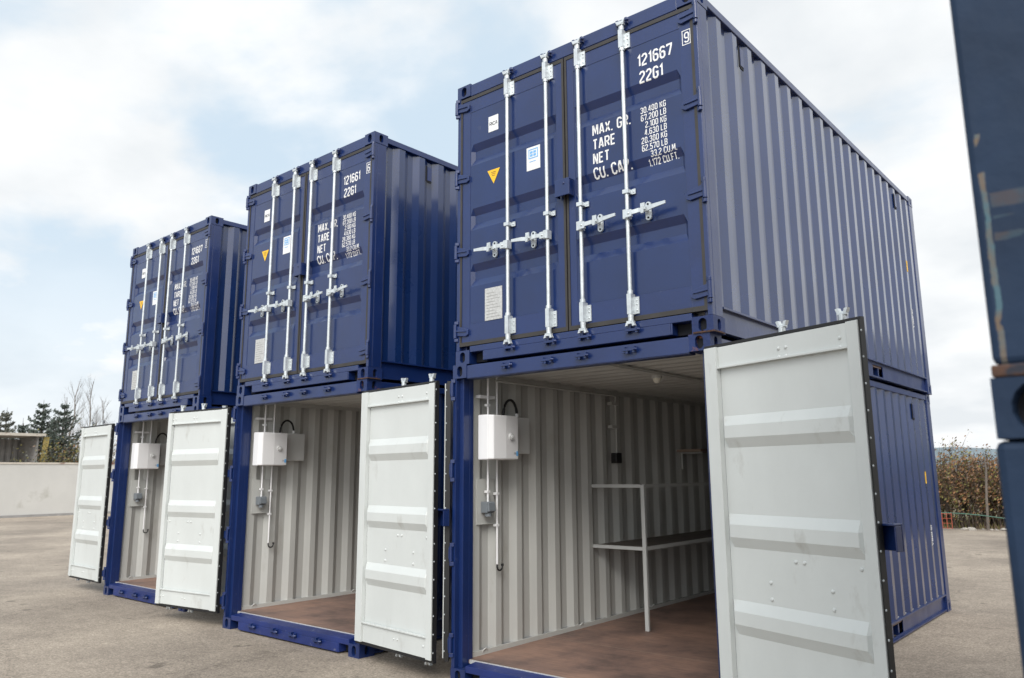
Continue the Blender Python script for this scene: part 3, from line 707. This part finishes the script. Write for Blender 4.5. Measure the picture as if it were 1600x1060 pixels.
def side_number(num):
    b = B(); vs, fs = text_verts(num, .062/.7, .70, .014)
    X = W-.0115
    n = len(num)
    vs2 = [(X, 5.50+.062-z, 1.03-x) for x, z in vs]
    b.add(vs2, fs, 0); return b

GRP = 'blue shipping containers stacked two high in a row'
def container(loc, rz, label, lower, doors, num, rust=False, side_mark=False):
    c = empty('shipping_container', loc, rz); tag(c, label, 'shipping container', GRP)
    low = lower
    for fr in (1, 0):
        for rt in (0, 1):
            link('corner_post', cached(('post', fr, rt, low), lambda: post(fr, rt, low).mesh('corner_post', ['navy_trim'])), c, bevel=.005)
            for tp in (0, 1):
                key = 'rust' if ((rust and fr and rt and tp == (1 if low else 0))) else 'navy_trim'
                link('corner_casting', cached(('cast', fr, rt, tp, key), lambda: casting(fr, rt, tp).mesh('corner_casting', [key, 'hole'])), c, bevel=.006)
    for rt in (0, 1):
        link('side_wall', cached(('side', rt, low), lambda: side_wall(rt, low).mesh('side_wall', ['navy', 'lining'])), c)
        link('bottom_rail', cached(('brail', rt), lambda: bottom_rail(rt, low).mesh('bottom_rail', ['navy_trim', 'hole'])), c)
        link('roof_rail', cached(('rrail', rt), lambda: roof_rail(rt).mesh('roof_rail', ['navy_trim'])), c, bevel=.005)
        for y in (.772, 5.214):
            link('vent', cached(('vent', rt, y), lambda: vent(0, y, rt).mesh('vent', ['navy_trim', 'hole'])), c)
    link('end_wall', cached(('end', low), lambda: end_wall(low).mesh('end_wall', ['navy', 'lining'])), c)
    link('roof', cached(('roof', low), lambda: roof(low).mesh('roof', ['navy', 'lining'])), c)
    for fr in (1, 0):
        link('header_beam', cached(('head', fr), lambda: header(fr, low).mesh('header_beam', ['navy_trim'])), c, bevel=.004)
        link('sill_beam', cached(('sill', fr, low), lambda: sill(fr, low).mesh('sill_beam', ['sill' if low else 'navy_trim', 'hole'])), c, bevel=.004)
    def floor_mesh():
        b = B(); b.box(.05, W-.05, .125, L-.07, .140, .168)
        for i in range(14): b.box(.05, W-.05, .35+i*.40, .39+i*.40, .03, .138, 1)
        b.box(.1, W-.1, .118, .1245, .140, .171, 2)
        return b.mesh('floor', ['ply', 'navy_trim', 'plate'])
    link('floor', cached('floor', floor_mesh), c)
    for dx in (-.59, -.165, .165, .59):
        x = W/2+dx
        for z, up in ((.085, 0), (2.535, 1)):
            link('cam_keeper', cached(('keep', dx, z), lambda: keeper(x, z, up).mesh('cam_keeper', ['navy_trim'])), c)
    make_door(c, -1, doors[0], num, lower)
    make_door(c, 1, doors[1], num, lower, -.04 if doors[1] and doors[1] > 10 else 0)
    if rust and not low:
        link('rusty_shim', B().box(W-.150, W+.012, -.012, .150, .0015, .012).mesh('rusty_shim', ['seam']), c)
    if side_mark:
        link('yellow_sticker', cached('ys', lambda: side_stickers().mesh('yellow_sticker', ['stk_yellow'])), c)
        link('side_lettering', cached('sl', lambda: side_number('121667').mesh('side_lettering', ['letter'])), c)
    if low:
        def rings():
            b = B()
            for y in (.34, 1.74, 3.1, 4.5):
                for X, s in ((.055, 1), (W-.055, -1)):
                    pts = [(X+s*.004+s*.03*math.sin(math.pi*k/8), y-.035+.0, .172+.0+.07*k/8) for k in range(9)]
                    b.tube([(X+s*.022*math.sin(math.pi*k/8), y+.030*math.cos(math.pi*k/8), .175+.045*math.sin(math.pi*k/8)) for k in range(9)], .006, 6)
            return b.mesh('lashing_rings', ['lining'])
        link('lashing_rings', cached('rings', rings), c)
    return c

# ------------------------------------------------------------------ fittings inside the open containers (in container coordinates)
def local(rootloc, rz, p):
    v = Matrix.Rotation(rz, 3, 'Z') @ Vector(p); return (rootloc[0]+v.x, rootloc[1]+v.y, rootloc[2]+v.z)
def fittings(rootloc, rz, which):
    where = ('nearest', 'middle', 'farthest')[which]
    base = local(rootloc, rz, (.128, .33, 1.78))
    bx = empty('fuse_box', base, rz); tag(bx, 'white wall mounted electrical box with round lock inside the %s open container' % where, 'electrical box', 'electrical boxes on the left container walls')
    def body():
        b = B(); b.box(.005, .125, -.155, .205, 0, .385); return b.mesh('case', ['plastic'])
    def lid():
        b = B(); b.prism([(.125, -.155), (.165, -.125), (.178, .02), (.165, .198), (.125, .205)], 2, .004, .381); return b.mesh('lid', ['plastic'])
    link('case', cached('fb_case', body), bx, bevel=.01); link('lid', cached('fb_lid', lid), bx, bevel=.008)
    def lock():
        b = B(); b.tube([(.166, .085, .20), (.192, .085, .20)], .028, 12, 0); b.tube([(.192, .085, .20), (.197, .085, .20)], .013, 10, 1); return b.mesh('lock', ['grey_box', 'plastic'])
    link('lock', cached('fb_lock', lock), bx)
    def lab():
        b = B(); b.box(.1625, .1700, .165, .190, .035, .075, 0); b.box(.1660, .1725, .135, .160, .05, .053, 1); b.box(.1660, .1725, .135, .160, .06, .063, 1); return b.mesh('label_sticker', ['stk_blue', 'old_grey'])
    link('label_sticker', cached('fb_lab', lab), bx)
    j = empty('junction_box', local(rootloc, rz, (.045, .74, 1.86)), rz); tag(j, 'grey junction box fed by a black hose in the %s open container' % where, 'junction box', 'grey junction boxes beside the white electrical boxes')
    link('case', cached('jb', lambda: B().box(0, .10, -.13, .13, -.02, .31).mesh('case', ['grey_box'])), j, bevel=.006)
    def hose():
        b = B(); pts = []
        for k in range(15):
            a = math.pi*k/14; pts.append((.065, -.11-.095*math.cos(a), .33+.145*math.sin(a)-.02*(1-k/14)))
        b.tube([(.065, pts[0][1], .26)]+pts+[(.065, pts[-1][1], .31)], .012, 8); b.tube([(.065, pts[-1][1], .31), (.065, pts[-1][1], .345)], .018, 8, 1)
        return b.mesh('hose', ['black', 'plastic'])
    link('hose', cached('jb_hose', hose), j)
    s = empty('power_socket', local(rootloc, rz, (.055, .33, 1.30)), rz); tag(s, 'grey socket under a white conduit on the left wall of the %s open container' % where, 'socket', 'grey wall sockets under the electrical boxes')
    def sock():
        b = B(); b.box(.012, .085, -.045, .050, .03, .125, 0); b.prism([(.085, .04), (.110, .045), (.100, .115), (.085, .125)], 1, -.042, .046, 0); b.tube([(.06, 0, .03), (.06, 0, .0)], .03, 10, 0); return b.mesh('socket', ['grey_plastic'])
    link('socket', cached('so1', sock), s, bevel=.005)
    link('back_plate', cached('so2', lambda: B().box(0, .010, -.09, .13, -.06, .32).box(0, .016, -.09, .13, -.068, -.06).mesh('back_plate', ['lining'])), s)
    def cond():
        b = B(); b.tube([(.055, 0, .125), (.055, 0, 1.23)], .010, 8)
        b.box(.0, .05, -.10, .10, 1.02, 1.045)
        for z in (.2, .95): b.box(.03, .067, -.018, .018, z, z+.02)
        return b.mesh('conduit', ['plastic'])
    link('conduit', cached('so3', cond), s)
    h = empty('cable_pipe', local(rootloc, rz, (.055, .455, .86)), rz); tag(h, 'long white pipe ending in a dark hook in the %s open container' % where, 'pipe', 'white pipes with hooks on the left container walls')
    def pipe():
        b = B(); b.tube([(.05, 0, .03), (.05, 0, 1.66)], .010, 8)
        for z in (.35, .62): b.box(.02, .062, -.018, .018, z, z+.02)
        return b.mesh('pipe', ['plastic'])
    link('pipe', cached('cp1', pipe), h)
    def hook():
        b = B(); b.tube([(.05, 0, .04), (.05, 0, .012)]+[(.05, .034-.034*math.cos(math.pi*k/9*1.05), .012-.036*math.sin(math.pi*k/9*1.05)) for k in range(10)], .008, 6); b.tube([(.05, .068, .012), (.05, .066, .03)], .013, 6)
        return b.mesh('hook', ['black'])
    link('hook', cached('cp2', hook), h)

def rack(loc):
    r = empty('shelf_rack', loc); tag(r, 'grey steel two-tier shelf rack along the left wall of the nearest open container', 'shelf rack')
    dx, ly = .60, 3.75
    for (x, y) in ((dx, 0), (dx, ly/2), (dx, ly), (0, ly)):
        b = B(); b.box(x-.020, x+.020, y-.014, y+.014, 0, 1.372)
        link('leg', b.mesh('leg', ['shelf']), r, bevel=.003)
    for z in (.745, 1.345):
        b = B(); b.box(-.02, dx-.0205, -.014, .012, z, z+.032); b.box(dx-.018, dx+.016, .0145, ly/2-.0145, z, z+.032); b.box(dx-.018, dx+.016, ly/2+.0145, ly-.0145, z, z+.032); b.box(.021, dx-.0205, ly-.012, ly+.012, z, z+.032)
        link('shelf_frame', b.mesh('shelf_frame', ['shelf']), r)
        if z < 1: link('shelf_board', B().box(0, dx-.02, .016, ly-.016, z+.012, z+.026).mesh('shelf_board', ['board']), r)

# ------------------------------------------------------------------ the three stacks
S1 = ((-W, 0, 0), 0.0)
def place(q, a): return ((q[0]-W*math.cos(a), q[1]-W*math.sin(a), 0), a)
S2 = place((-3.735, .082), -.0141); S3 = place((-7.520, .370), -.0164)
specs = [
 (S1, (-52, 19), ('121667', '9'), 'nearest', (.0, .0), True),
 (S2, (7, 6), ('121661', '6'), 'middle', (.01, .0), True),
 (S3, (-1, -2), ('121687', '1'), 'farthest', (0, 0), False)]
for (loc, rz), dang, num, word, off, rst in specs:
    if word == 'nearest': off = (.032, 0); loc = (loc[0]-.032, loc[1], 0)
    container(loc, rz, {'nearest': 'blue container on the ground with open white doors, shelf rack inside and the widest opening', 'middle': 'blue container on the ground with open white doors in the middle stack', 'farthest': 'blue container at the foot of the farthest stack, left door swung out near white wall'}[word], True, dang, num, rst, word == 'nearest')
    container((loc[0]+off[0], loc[1]+off[1], H), rz, 'closed blue container marked %s standing on top of the %s stack' % (num[0], word), False, (None, None), num, rst, word == 'nearest')
S1 = ((-W-.032, 0, 0), 0.0)
for i, (loc, rz) in enumerate((S1, S2, S3)): fittings(loc, rz, i)
rack((-W+.023, 2.0, .168))

lmp = empty('ceiling_lamp', (-1.20, 1.40, 2.54)); tag(lmp, 'round bulkhead lamp with its cable trunking under the ceiling of the nearest container', 'lamp')
b = B(); b.tube([(-.06, 0, -.012), (-.06, 0, -.040)], .048, 16); link('lamp_base', b.mesh('lamp_base', ['grey_box']), lmp)
b = B(); b.dome((-.06, 0, -.040), (0, 0, -1), .040, .045, 14); link('lamp_glass', b.mesh('lamp_glass', ['bulb']), lmp)
b = B(); b.box(-.012, .030, -1.15, 4.0, -.020, .003); b.tube([(.06, -1.15, -.012), (.06, 4.0, -.012)], .009, 6); b.box(-.06, .0, -.01, .01, -.02, -.004); link('cable_trunking', b.mesh('cable_trunking', ['lining']), lmp)

t = empty('light_switch', (-W+.06, 2.35, 1.78)); tag(t, 'dark switch box at the foot of a thin conduit halfway down the nearest container wall', 'switch')
link('switch_box', B().box(0, .07, -.05, .06, -.02, .09).mesh('switch_box', ['black']), t, bevel=.006)
b = B(); b.tube([(.045, 0, .09), (.045, 0, .70)], .010, 8); b.tube([(.045, -1.95, .70), (.045, 0, .70)], .010, 8)
for z in (.35, .60): b.box(.0, .055, -.09, .05, z, z+.03)
link('conduit', b.mesh('conduit', ['lining']), t)
t = empty('wall_shelf', (-W+.055, 3.75, 1.90)); tag(t, 'short wooden wall shelf deep inside the nearest container', 'shelf')
link('shelf_board', B().box(0, .32, 0, 1.1, 0, .03).mesh('shelf_board', ['ply']), t)
for y in (.1, .95): link('bracket', B().box(.002, .022, y, y+.03, -.2, -.001).box(.0225, .28, y, y+.03, -.02, -.001).mesh('bracket', ['shelf']), t)

# ------------------------------------------------------------------ old blue containers close on the right
def old_cast(bb, Hh):        # shallower upper castings with a wide worn opening in the end face
    b = B(); x0, x1 = (0, .162) if min(v[0] for v in bb.v) < 1 else (W-.162, W); y0, y1 = (0, .178) if min(v[1] for v in bb.v) < 1 else (L-.178, L)
    z0, z1 = Hh-.090, Hh
    if y0 == 0: y0 = .009
    if x1 == W: holed_face(b, (x1, y0, z0), (0, 1, 0), (0, 0, 1), .169 if y0 < 1 else .178, .09, .087, .045, .064, .040, .06); xi = x0
    else: holed_face(b, (x0, y1, z0), (0, -1, 0), (0, 0, 1), .178, .09, .089, .045, .062, .040, .06); xi = x1
    b.add([(xi, y0, z0), (xi, y1, z0), (xi, y1, z1), (xi, y0, z1)], [(0, 1, 2, 3)]); b.add([(x0, y0, z0), (x1, y0, z0), (x1, y0, z1), (x0, y0, z1)], [(0, 1, 2, 3)])
    b.add([(x0, y0, z0), (x1, y0, z0), (x1, y1, z0), (x0, y1, z0)], [(0, 1, 2, 3)]); b.add([(x0, y0, z1), (x1, y0, z1), (x1, y1, z1), (x0, y1, z1)], [(0, 1, 2, 3)])
    yi = y1 if y0 < 1 else y0; b.add([(x0, yi, z0), (x1, yi, z0), (x1, yi, z1), (x0, yi, z1)], [(0, 1, 2, 3)])
    return b
def old_container(loc, Hh, label, topc, rz=0):
    cc = .090
    c = empty('old_container', (loc[0], loc[1]+W, loc[2]), R(-90)) if rz == 0 else empty('old_container', loc, 0); tag(c, label, 'shipping container', 'old dark blue containers stacked at the right edge' if rz == 0 else 'unseen containers added far back on the right for dark reflections')
    w, l = W, L
    for (x0, y0) in ((0, 0), (w-.162, 0), (0, l-.178), (w-.162, l-.178)):
        if topc: link('corner_post', B().box(x0, x0+.162, y0, y0+.178, .020, Hh-cc-.003).mesh('corner_post', ['oldpost']), c, bevel=.010)
        else: link('corner_post', B().box(x0+.003, x0+.159, y0+.004, y0+.160, .121, Hh-cc-.003).mesh('corner_post', ['oldpost']), c, bevel=.012)
    for fr in (0, 1):
        for rt in (0, 1):
            for tp in (0, 1):
                bb = casting(fr, rt, tp)
                if tp: bb = old_cast(bb, Hh)
                elif topc: vx = [min(v[i] for v in bb.v) for i in range(3)]; bb = B().box(vx[0]+.006, vx[0]+.156, vx[1]+.006, vx[1]+.172, 0, .110)
                link('corner_casting', bb.mesh('corner_casting', ['oldpost', 'hole']), c, bevel=.006)
    def corr(t0, t1, f, z0, z1):
        pts = corrugation(t0, t1); bb = B()
        bb.add([f(t, d, z) for t, d in pts for z in (z0, z1)], [(2*i, 2*i+2, 2*i+3, 2*i+1) for i in range(len(pts)-1)]); return bb
    link('side_wall', corr(.178, l-.178, lambda t, d, z: (.014+d, t, z), .12, Hh-.07).mesh('side_wall', ['oldblue']), c)
    link('side_wall', corr(.178, l-.178, lambda t, d, z: (w-.014-d, t, z), .12, Hh-.07).mesh('side_wall', ['oldblue']), c)
    link('end_wall', corr(.162, w-.162, lambda t, d, z: (t, .02+d, z), .14, Hh-.10).mesh('end_wall', ['oldblue']), c)
    link('end_wall', corr(.162, w-.162, lambda t, d, z: (t, l-.02-d, z), .14, Hh-.10).mesh('end_wall', ['oldblue']), c)
    for x0 in (.004, w-.064): link('roof_rail', B().box(x0, x0+.06, .178, l-.178, Hh-.08, Hh-.012).mesh('roof_rail', ['oldblue']), c); link('bottom_rail', B().box(x0, x0+.05, .178, l-.178, .016, .16).mesh('bottom_rail', ['oldblue']), c)
    for y0 in (.006, l-.066): link('header_beam', B().box(.162, w-.162, y0, y0+.06, Hh-.11, Hh-.012).mesh('header_beam', ['oldblue']), c); link('sill_beam', B().box(.162, w-.162, y0, y0+.06, .016, .15).mesh('sill_beam', ['oldblue']), c)
    link('roof', B().box(.065, w-.065, .07, l-.07, Hh-.035, Hh-.02).mesh('roof', ['oldblue']), c)
    link('floor', B().box(.055, w-.055, .07, l-.07, .13, .16).mesh('floor', ['ply']), c)
    if topc: link('rusty_edge', B().box(W-.20, W+.003, -.002, .20, .001, .019).mesh('rusty_edge', ['seam']), c, bevel=.003)
    return c
old_container((2.107, -3.463, 0), 1.795, 'low old blue container at the right edge, underneath the rust-streaked one', 0)
old_container((2.121, -3.463, 1.795), H, 'old blue container with chipped rusty corner on top at the right edge', 1)

old_container((3.4, 16.0, 0), H, 'unseen old blue container added for dark reflections, on the ground under another one', 0, 90)  # this pair is added out of view so glossy side walls reflect something dark
old_container((3.4, 16.0, H), H, 'unseen old blue container added for dark reflections, on top of another one', 0, 90)

# ------------------------------------------------------------------ ground
def terrain():
    b = B(); b.add([(-3000, -3000, 0), (3000, -3000, 0), (3000, 3000, 0), (-3000, 3000, 0)], [(0, 1, 2, 3)]); return b.mesh('ground', ['ground'])
tag(link('ground', terrain()), kind='structure')
bb = B(); n = 60
vs = []; rr = random.Random(4)
for i in range(n):
    x = -60+i*2.6; y = 20.9+rr.uniform(-.3, .3)+.12*x*0
    vs += [(x, y, .006), (x, 140, .006)]
bb.add(vs, [(2*i, 2*i+2, 2*i+3, 2*i+1) for i in range(n-1)])
M_['verge'] = mat('grassy_verge', (0.11, 0.095, 0.05), 0.95, var=0.4, vscale=1.2)
tag(link('verge_ground', bb.mesh('verge_ground', ['verge'])), kind='structure')

# far hills; the bluish distance haze is mixed into their base colour
M_['hill'] = mat('hazed_wooded_hills', (0.17, 0.215, 0.24), 1.0, var=0.3, vscale=0.01)
def hills():
    b = B(); n = 120; rows = 4; vs = []
    for i in range(n+1):
        a = R(-110+220*i/n)
        for j in range(rows):
            d = 1300+j*260; base = 30+30*(noise.noise(Vector((a*2.2, 3.1, 0)))*.5+.5)+22*noise.noise(Vector((a*9, 1.7, 0)))
            h = [0, .55, 1.0, .3][j]*max(12, base)
            vs.append((math.sin(a)*d, math.cos(a)*d, h))
    fs = [(i*rows+j, (i+1)*rows+j, (i+1)*rows+j+1, i*rows+j+1) for i in range(n) for j in range(rows-1)]
    b.add(vs, fs, 0, True); return b.mesh('hills', ['hill'])
tag(link('hills', hills()), kind='structure')

# ------------------------------------------------------------------ left background: white wall, open grey container above, trees
wl = empty('site_wall', (-36.8, 7.0, 0)); tag(wl, 'long white stained wall at the far side of the yard on the left', 'wall')
link('wall_face', B().box(-.2, 0, -14, 30, .10, 2.27).mesh('wall_face', ['grey_wall']), wl)
link('coping', B().box(-.24, .03, -14, 30, 2.272, 2.345).mesh('coping', ['coping']), wl)
link('plinth', B().box(-.26, .06, -14, 30, 0, .098).mesh('plinth', ['old_grey']), wl)

oc = empty('open_shed', (-43.5, 9.75, -.12)); tag(oc, 'open grey steel shed with a yellow post rising behind the white wall', 'shed')
def shed():
    b = B(); pts = corrugation(-12, 1.0, .30, .05)
    b.add([(-2.4+d, y, z) for y, d in pts for z in (0, 3.85)], [(2*i, 2*i+2, 2*i+3, 2*i+1) for i in range(len(pts)-1)], 0); return b
link('back_wall', shed().mesh('back_wall', ['old_grey']), oc)
link('roof', B().box(-2.6, .25, -12, 1.25, 3.92, 4.06).mesh('roof', ['coping']), oc)
link('side_wall', B().box(-2.4, -.1, .95, 1.05, 0, 3.9).mesh('side_wall', ['old_grey']), oc)
link('post', B().prism([(1.06, .12), (1.20, .12), (1.48, 3.9), (1.22, 3.9)], 0, -.0, .10).mesh('post', ['old_yellow']), oc)

def branchy(b, p, d, ln, r, depth, rnd, spread=.5, up=.25, nb=3, mi=0):
    pts = [p]; dd = d.copy(); q = p.copy(); k = 4
    for i in range(k):
        dd = (dd+Vector((rnd.uniform(-.13, .13), rnd.uniform(-.13, .13), rnd.uniform(-.03, .10)))).normalized(); q = q+dd*(ln/k); pts.append(q.copy())
    b.tube(pts, [r*(1-.7*i/k) for i in range(k+1)], 5 if depth > 2 else 3, mi, cap=False)
    tips = [pts[-1]]
    if depth > 0:
        for j in range(nb+ (2 if depth > 2 else 0)):
            t = rnd.uniform(.25, .98); i = min(k-1, int(t*k)); s = pts[i].lerp(pts[i+1], t*k-i)
            nd = (dd+Vector((rnd.uniform(-1, 1), rnd.uniform(-1, 1), rnd.uniform(-.2, .6)+up))*spread).normalized()
            tips += branchy(b, s, nd, ln*rnd.uniform(.45, .65), r*.45, depth-1, rnd, spread, up, nb, mi)
    return tips
def leaves(b, c, rad, n, size, rnd, mis=(0,), flat=1.0):
    for i in range(n):
        v = Vector((rnd.gauss(0, 1), rnd.gauss(0, 1), rnd.gauss(0, 1)*flat))*rad*.5 + c
        s = size*rnd.uniform(.6, 1.4); a = Vector((rnd.uniform(-1, 1), rnd.uniform(-1, 1), rnd.uniform(-1, 1))).normalized(); u = a.orthogonal().normalized(); w = a.cross(u)
        b.add([v-u*s, v-w*s*.5, v+u*s, v+w*s*.5], [(0, 1, 2, 3)], rnd.choice(mis))
def bare_tree(loc, h, seed, label, twig=('bark',)):
    rnd = random.Random(seed); t = empty('bare_tree', loc); tag(t, label, 'tree', 'leafless trees behind the white wall')
    b = B(); pts = [Vector((rnd.uniform(-.1, .1)*i*.4, rnd.uniform(-.1, .1)*i*.4, h*i/7)) for i in range(8)]
    b.tube(pts, [.10*(1-i/8.2) for i in range(8)], 6); link('trunk', b.mesh('trunk', ['bark']), t)
    b = B()
    for i in range(26):
        z = rnd.uniform(.28, .97); k = z*7; j = int(k); p = pts[j].lerp(pts[min(7, j+1)], k-j)
        a = rnd.uniform(0, 2*math.pi); d = Vector((math.cos(a)*.55, math.sin(a)*.55, 1)).normalized()
        branchy(b, p, d, h*.26*(1.25-z), .030*(1.2-z), 2, rnd, .55, .3, 3)
    link('crown', b.mesh('crown', ['bark']), t)
def conifer(loc, h, rad, seed, label, mat_='needle', curl=.35):
    rnd = random.Random(seed); t = empty('conifer_tree', loc); tag(t, label, 'tree', 'dark conifers behind the white wall')
    link('trunk', B().tube([(0, 0, 0), (.02, 0, h*.5), (0, .03, h*.98)], [.13, .08, .015], 6).mesh('trunk', ['bark_dark']), t)
    b = B(); z = h*.06; b.tube([(0, 0, h*.9), (rnd.uniform(-.05, .05), 0, h*1.04)], [.02, .008], 3, 0)
    while z < h*.99:
        f = 1-z/h; n = 8 if f > .35 else 5; L_ = rad*(f**.8)*rnd.uniform(.8, 1.2)+.14
        for k in range(n):
            a = 2*math.pi*(k+rnd.uniform(-.4, .4))/n; ll = L_*rnd.uniform(.6, 1.2)
            pts = [Vector((math.cos(a)*ll*s_, math.sin(a)*ll*s_, z+ll*(-.25*s_+curl*s_*s_*2.1)+rnd.uniform(-.02, .02))) for s_ in (0, .35, .7, 1.0)]
            b.tube(pts, [.022, .018, .013, .006], 3, 0, cap=False)
            m = int(10+ll*16)
            for s_ in range(m):
                kk = (s_+.5)/m*3; j = min(2, int(kk)); p = pts[j].lerp(pts[j+1], kk-j)
                for q in range(3): leaves(b, p, .09, 1, .070, rnd, (1,))
        z += h*.042*rnd.uniform(.7, 1.3)+.08
    link('crown', b.mesh('crown', ['bark_dark', mat_]), t)
def shrub(loc, h, rad, seed, label, mats, group, dens=1.0, leafn=900, lsize=.05):
    rnd = random.Random(seed); t = empty('shrub', loc); tag(t, label, 'shrub', group)
    b = B(); tips = []
    for i in range(int(12*dens)):
        a = rnd.uniform(0, 2*math.pi); rr_ = rad*.35*math.sqrt(rnd.random()); d = Vector((math.cos(a)*.35, math.sin(a)*.35, 1)).normalized()
        tips += branchy(b, Vector((math.cos(a)*rr_, math.sin(a)*rr_, 0)), d, h*rnd.uniform(.55, .9), .020, 2, rnd, .5, .3, 4)
    link('stems', b.mesh('stems', ['bark_dark']), t)
    b = B()
    for i in range(leafn):
        c = rnd.choice(tips); leaves(b, c+Vector((0, 0, -rnd.random()*h*.35)), rad*.11, 1, lsize, rnd, tuple(range(len(mats))))
    link('foliage', b.mesh('foliage', mats), t)

# pixel column -> azimuth helper values were turned into plain positions beforehand
CX, CY = 2.322, -4.8078
def at(az_x, az_y, d):
    n = math.hypot(az_x, az_y); return (CX+az_x/n*d, CY+az_y/n*d, 0)
con = [((-1.155, .352), 52, 5.3, 1.5), ((-1.137, .366), 54, 4.9, 1.1), ((-1.128, .373), 56, 4.7, 1.1), ((-1.119, .381), 51, 5.7, 1.6), ((-1.105, .391), 54, 5.1, 1.2), ((-1.096, .398), 50, 5.6, 1.7), ((-1.168, .342), 55, 4.7, 1.4)]
names = ['dark conifer left of all behind the shed roof', 'small conifer second from the left behind the shed roof', 'short conifer between two taller ones behind the shed roof', 'tall conifer with drooping arms above the yellow post', 'slim conifer just right of the yellow post', 'tallest conifer between the yellow post and the bare trees', 'low conifer at the left edge of the photo']
for i, ((ax, ay), d, h, r_) in enumerate(con):
    conifer(at(ax, ay, d), h, r_, 20+i, names[i], 'needle' if i % 2 else 'needle2')
bare = [((-1.082, .404), 56, 7.6, 'tall bare tree standing clear between conifers and open door'), ((-1.066, .417), 60, 8.0, 'bare tree directly above the outswung white door'), ((-1.048, .430), 58, 6.6, 'shorter bare tree next to the farthest container stack'), ((-1.090, .400), 66, 7.4, 'thin bare tree behind the tallest conifer')]
for i, ((ax, ay), d, h, lb) in enumerate(bare): bare_tree(at(ax, ay, d), h, 50+i, lb)
GL = 'bushes behind the white wall'
for i, (ax, ay, d, h, lb, ms) in enumerate([(-1.0915, .4015, 48.8, 2.6, 'brown bush right beside the yellow post', ['leaf_red', 'needle']), (-1.094, .399, 48.5, 2.9, 'grey green bush under the tallest conifer', ['needle2', 'leaf_green']),
        (-1.080, .408, 48.3, 2.7, 'olive bush in front of the tall bare tree', ['leaf_green', 'leaf_red']), (-1.070, .416, 48.0, 3.2, 'dark green bush against the outswung white door', ['needle', 'leaf_green']), (-1.055, .428, 47.6, 3.0, 'olive brown bush between the outswung door and the container', ['leaf_green', 'leaf_brown'])]):
    shrub(at(ax, ay, d), h, 2.1, 80+i, lb, ms, GL, 1.6, 3000, .055)

# ------------------------------------------------------------------ right background: autumn bushes, net, hose, rubble
GR = 'autumn bushes at the edge of the yard on the right'
for i, (ax, ay, d, h, r_, ms, lb) in enumerate([
    (-.236, 1.128, 27.5, 1.66, 1.1, ['leaf_green', 'leaf_brown'], 'olive bush hugging the rear corner of the nearest containers'),
    (-.216, 1.132, 26.5, 1.93, 1.2, ['leaf_brown', 'leaf_red', 'leaf_green'], 'tallest brown bush at the edge of the yard'),
    (-.196, 1.14, 27.2, 1.82, 1.2, ['leaf_brown', 'leaf_red'], 'reddish brown bush in the middle of the gap'),
    (-.178, 1.14, 26.8, 1.79, 1.2, ['leaf_brown', 'leaf_green', 'leaf_red'], 'russet bush next to the old blue containers'),
    (-.255, 1.12, 28.6, 1.66, 1.0, ['leaf_green'], 'green bush mostly hidden behind the container corner'),
    (-.158, 1.14, 27.2, 1.74, 1.2, ['leaf_brown'], 'brown bush mostly hidden by the old blue containers')]):
    shrub(at(ax, ay, d), h, r_, 120+i, lb, ms, GR, 2.0, 3300, .042)
b = B(); rnd = random.Random(3)
for i in range(140):
    x = rnd.uniform(-9, 3); y = 20.6+rnd.gauss(0, .25); s = rnd.uniform(.03, .11); b.dome((x, y, 0), (rnd.uniform(-.2, .2), rnd.uniform(-.2, .2), 1), s, s*.7, 6)
tag(link('rubble', b.mesh('rubble', ['gravel'])), 'pale rubble and clods along the edge of the yard', 'rubble', kind='stuff')
p0 = at(-.238, 1.135, 25.2)
b = B()
for k in range(4): b.box(-.30+k*.12, -.285+k*.12, 0, .01, .05, .48)
for k in range(4): b.box(-.31, .08, .0105, .02, .06+k*.13, .072+k*.13)
tag(link('safety_net', b.mesh('safety_net', ['orange']), None, p0), 'orange red safety net standing by the bushes near the container corner', 'net')
b = B(); pts = []
for k in range(26):
    f = k/25; pts.append((-4.3+f*4.2, 20.2-.15*math.sin(f*5), .42+.10*math.sin(f*3.4)-.36*f*f))
b.tube(pts, .014, 6); tag(link('garden_hose', b.mesh('garden_hose', ['hose'])), 'thin green hose trailing across the rubble below the bushes', 'hose')
b = B(); b.tube([(0, 0, 0), (.05, 0, .9), (.12, 0, 1.7), (.10, 0, 1.9)], [.04, .035, .03, .02], 8)
tag(link('tree_stake', b.mesh('tree_stake', ['bark']), None, at(-.196, 1.14, 25.6)), 'pale leaning stake standing in front of the brown bushes', 'stake')
b = B(); rnd = random.Random(9)
for i in range(9000):
    x = rnd.uniform(-14, 6); y = 20.9+abs(rnd.gauss(0, 1))*2.6; s = rnd.uniform(.05, .22)
    b.add([(x, y, 0), (x+.02, y, 0), (x+rnd.uniform(-.06, .06), y+rnd.uniform(-.05, .05), s)], [(0, 1, 2)], rnd.randrange(2))
tag(link('weeds', b.mesh('weeds', ['leaf_green', 'leaf_red'])), 'dry weeds and grass under the bushes', 'weeds', kind='stuff')
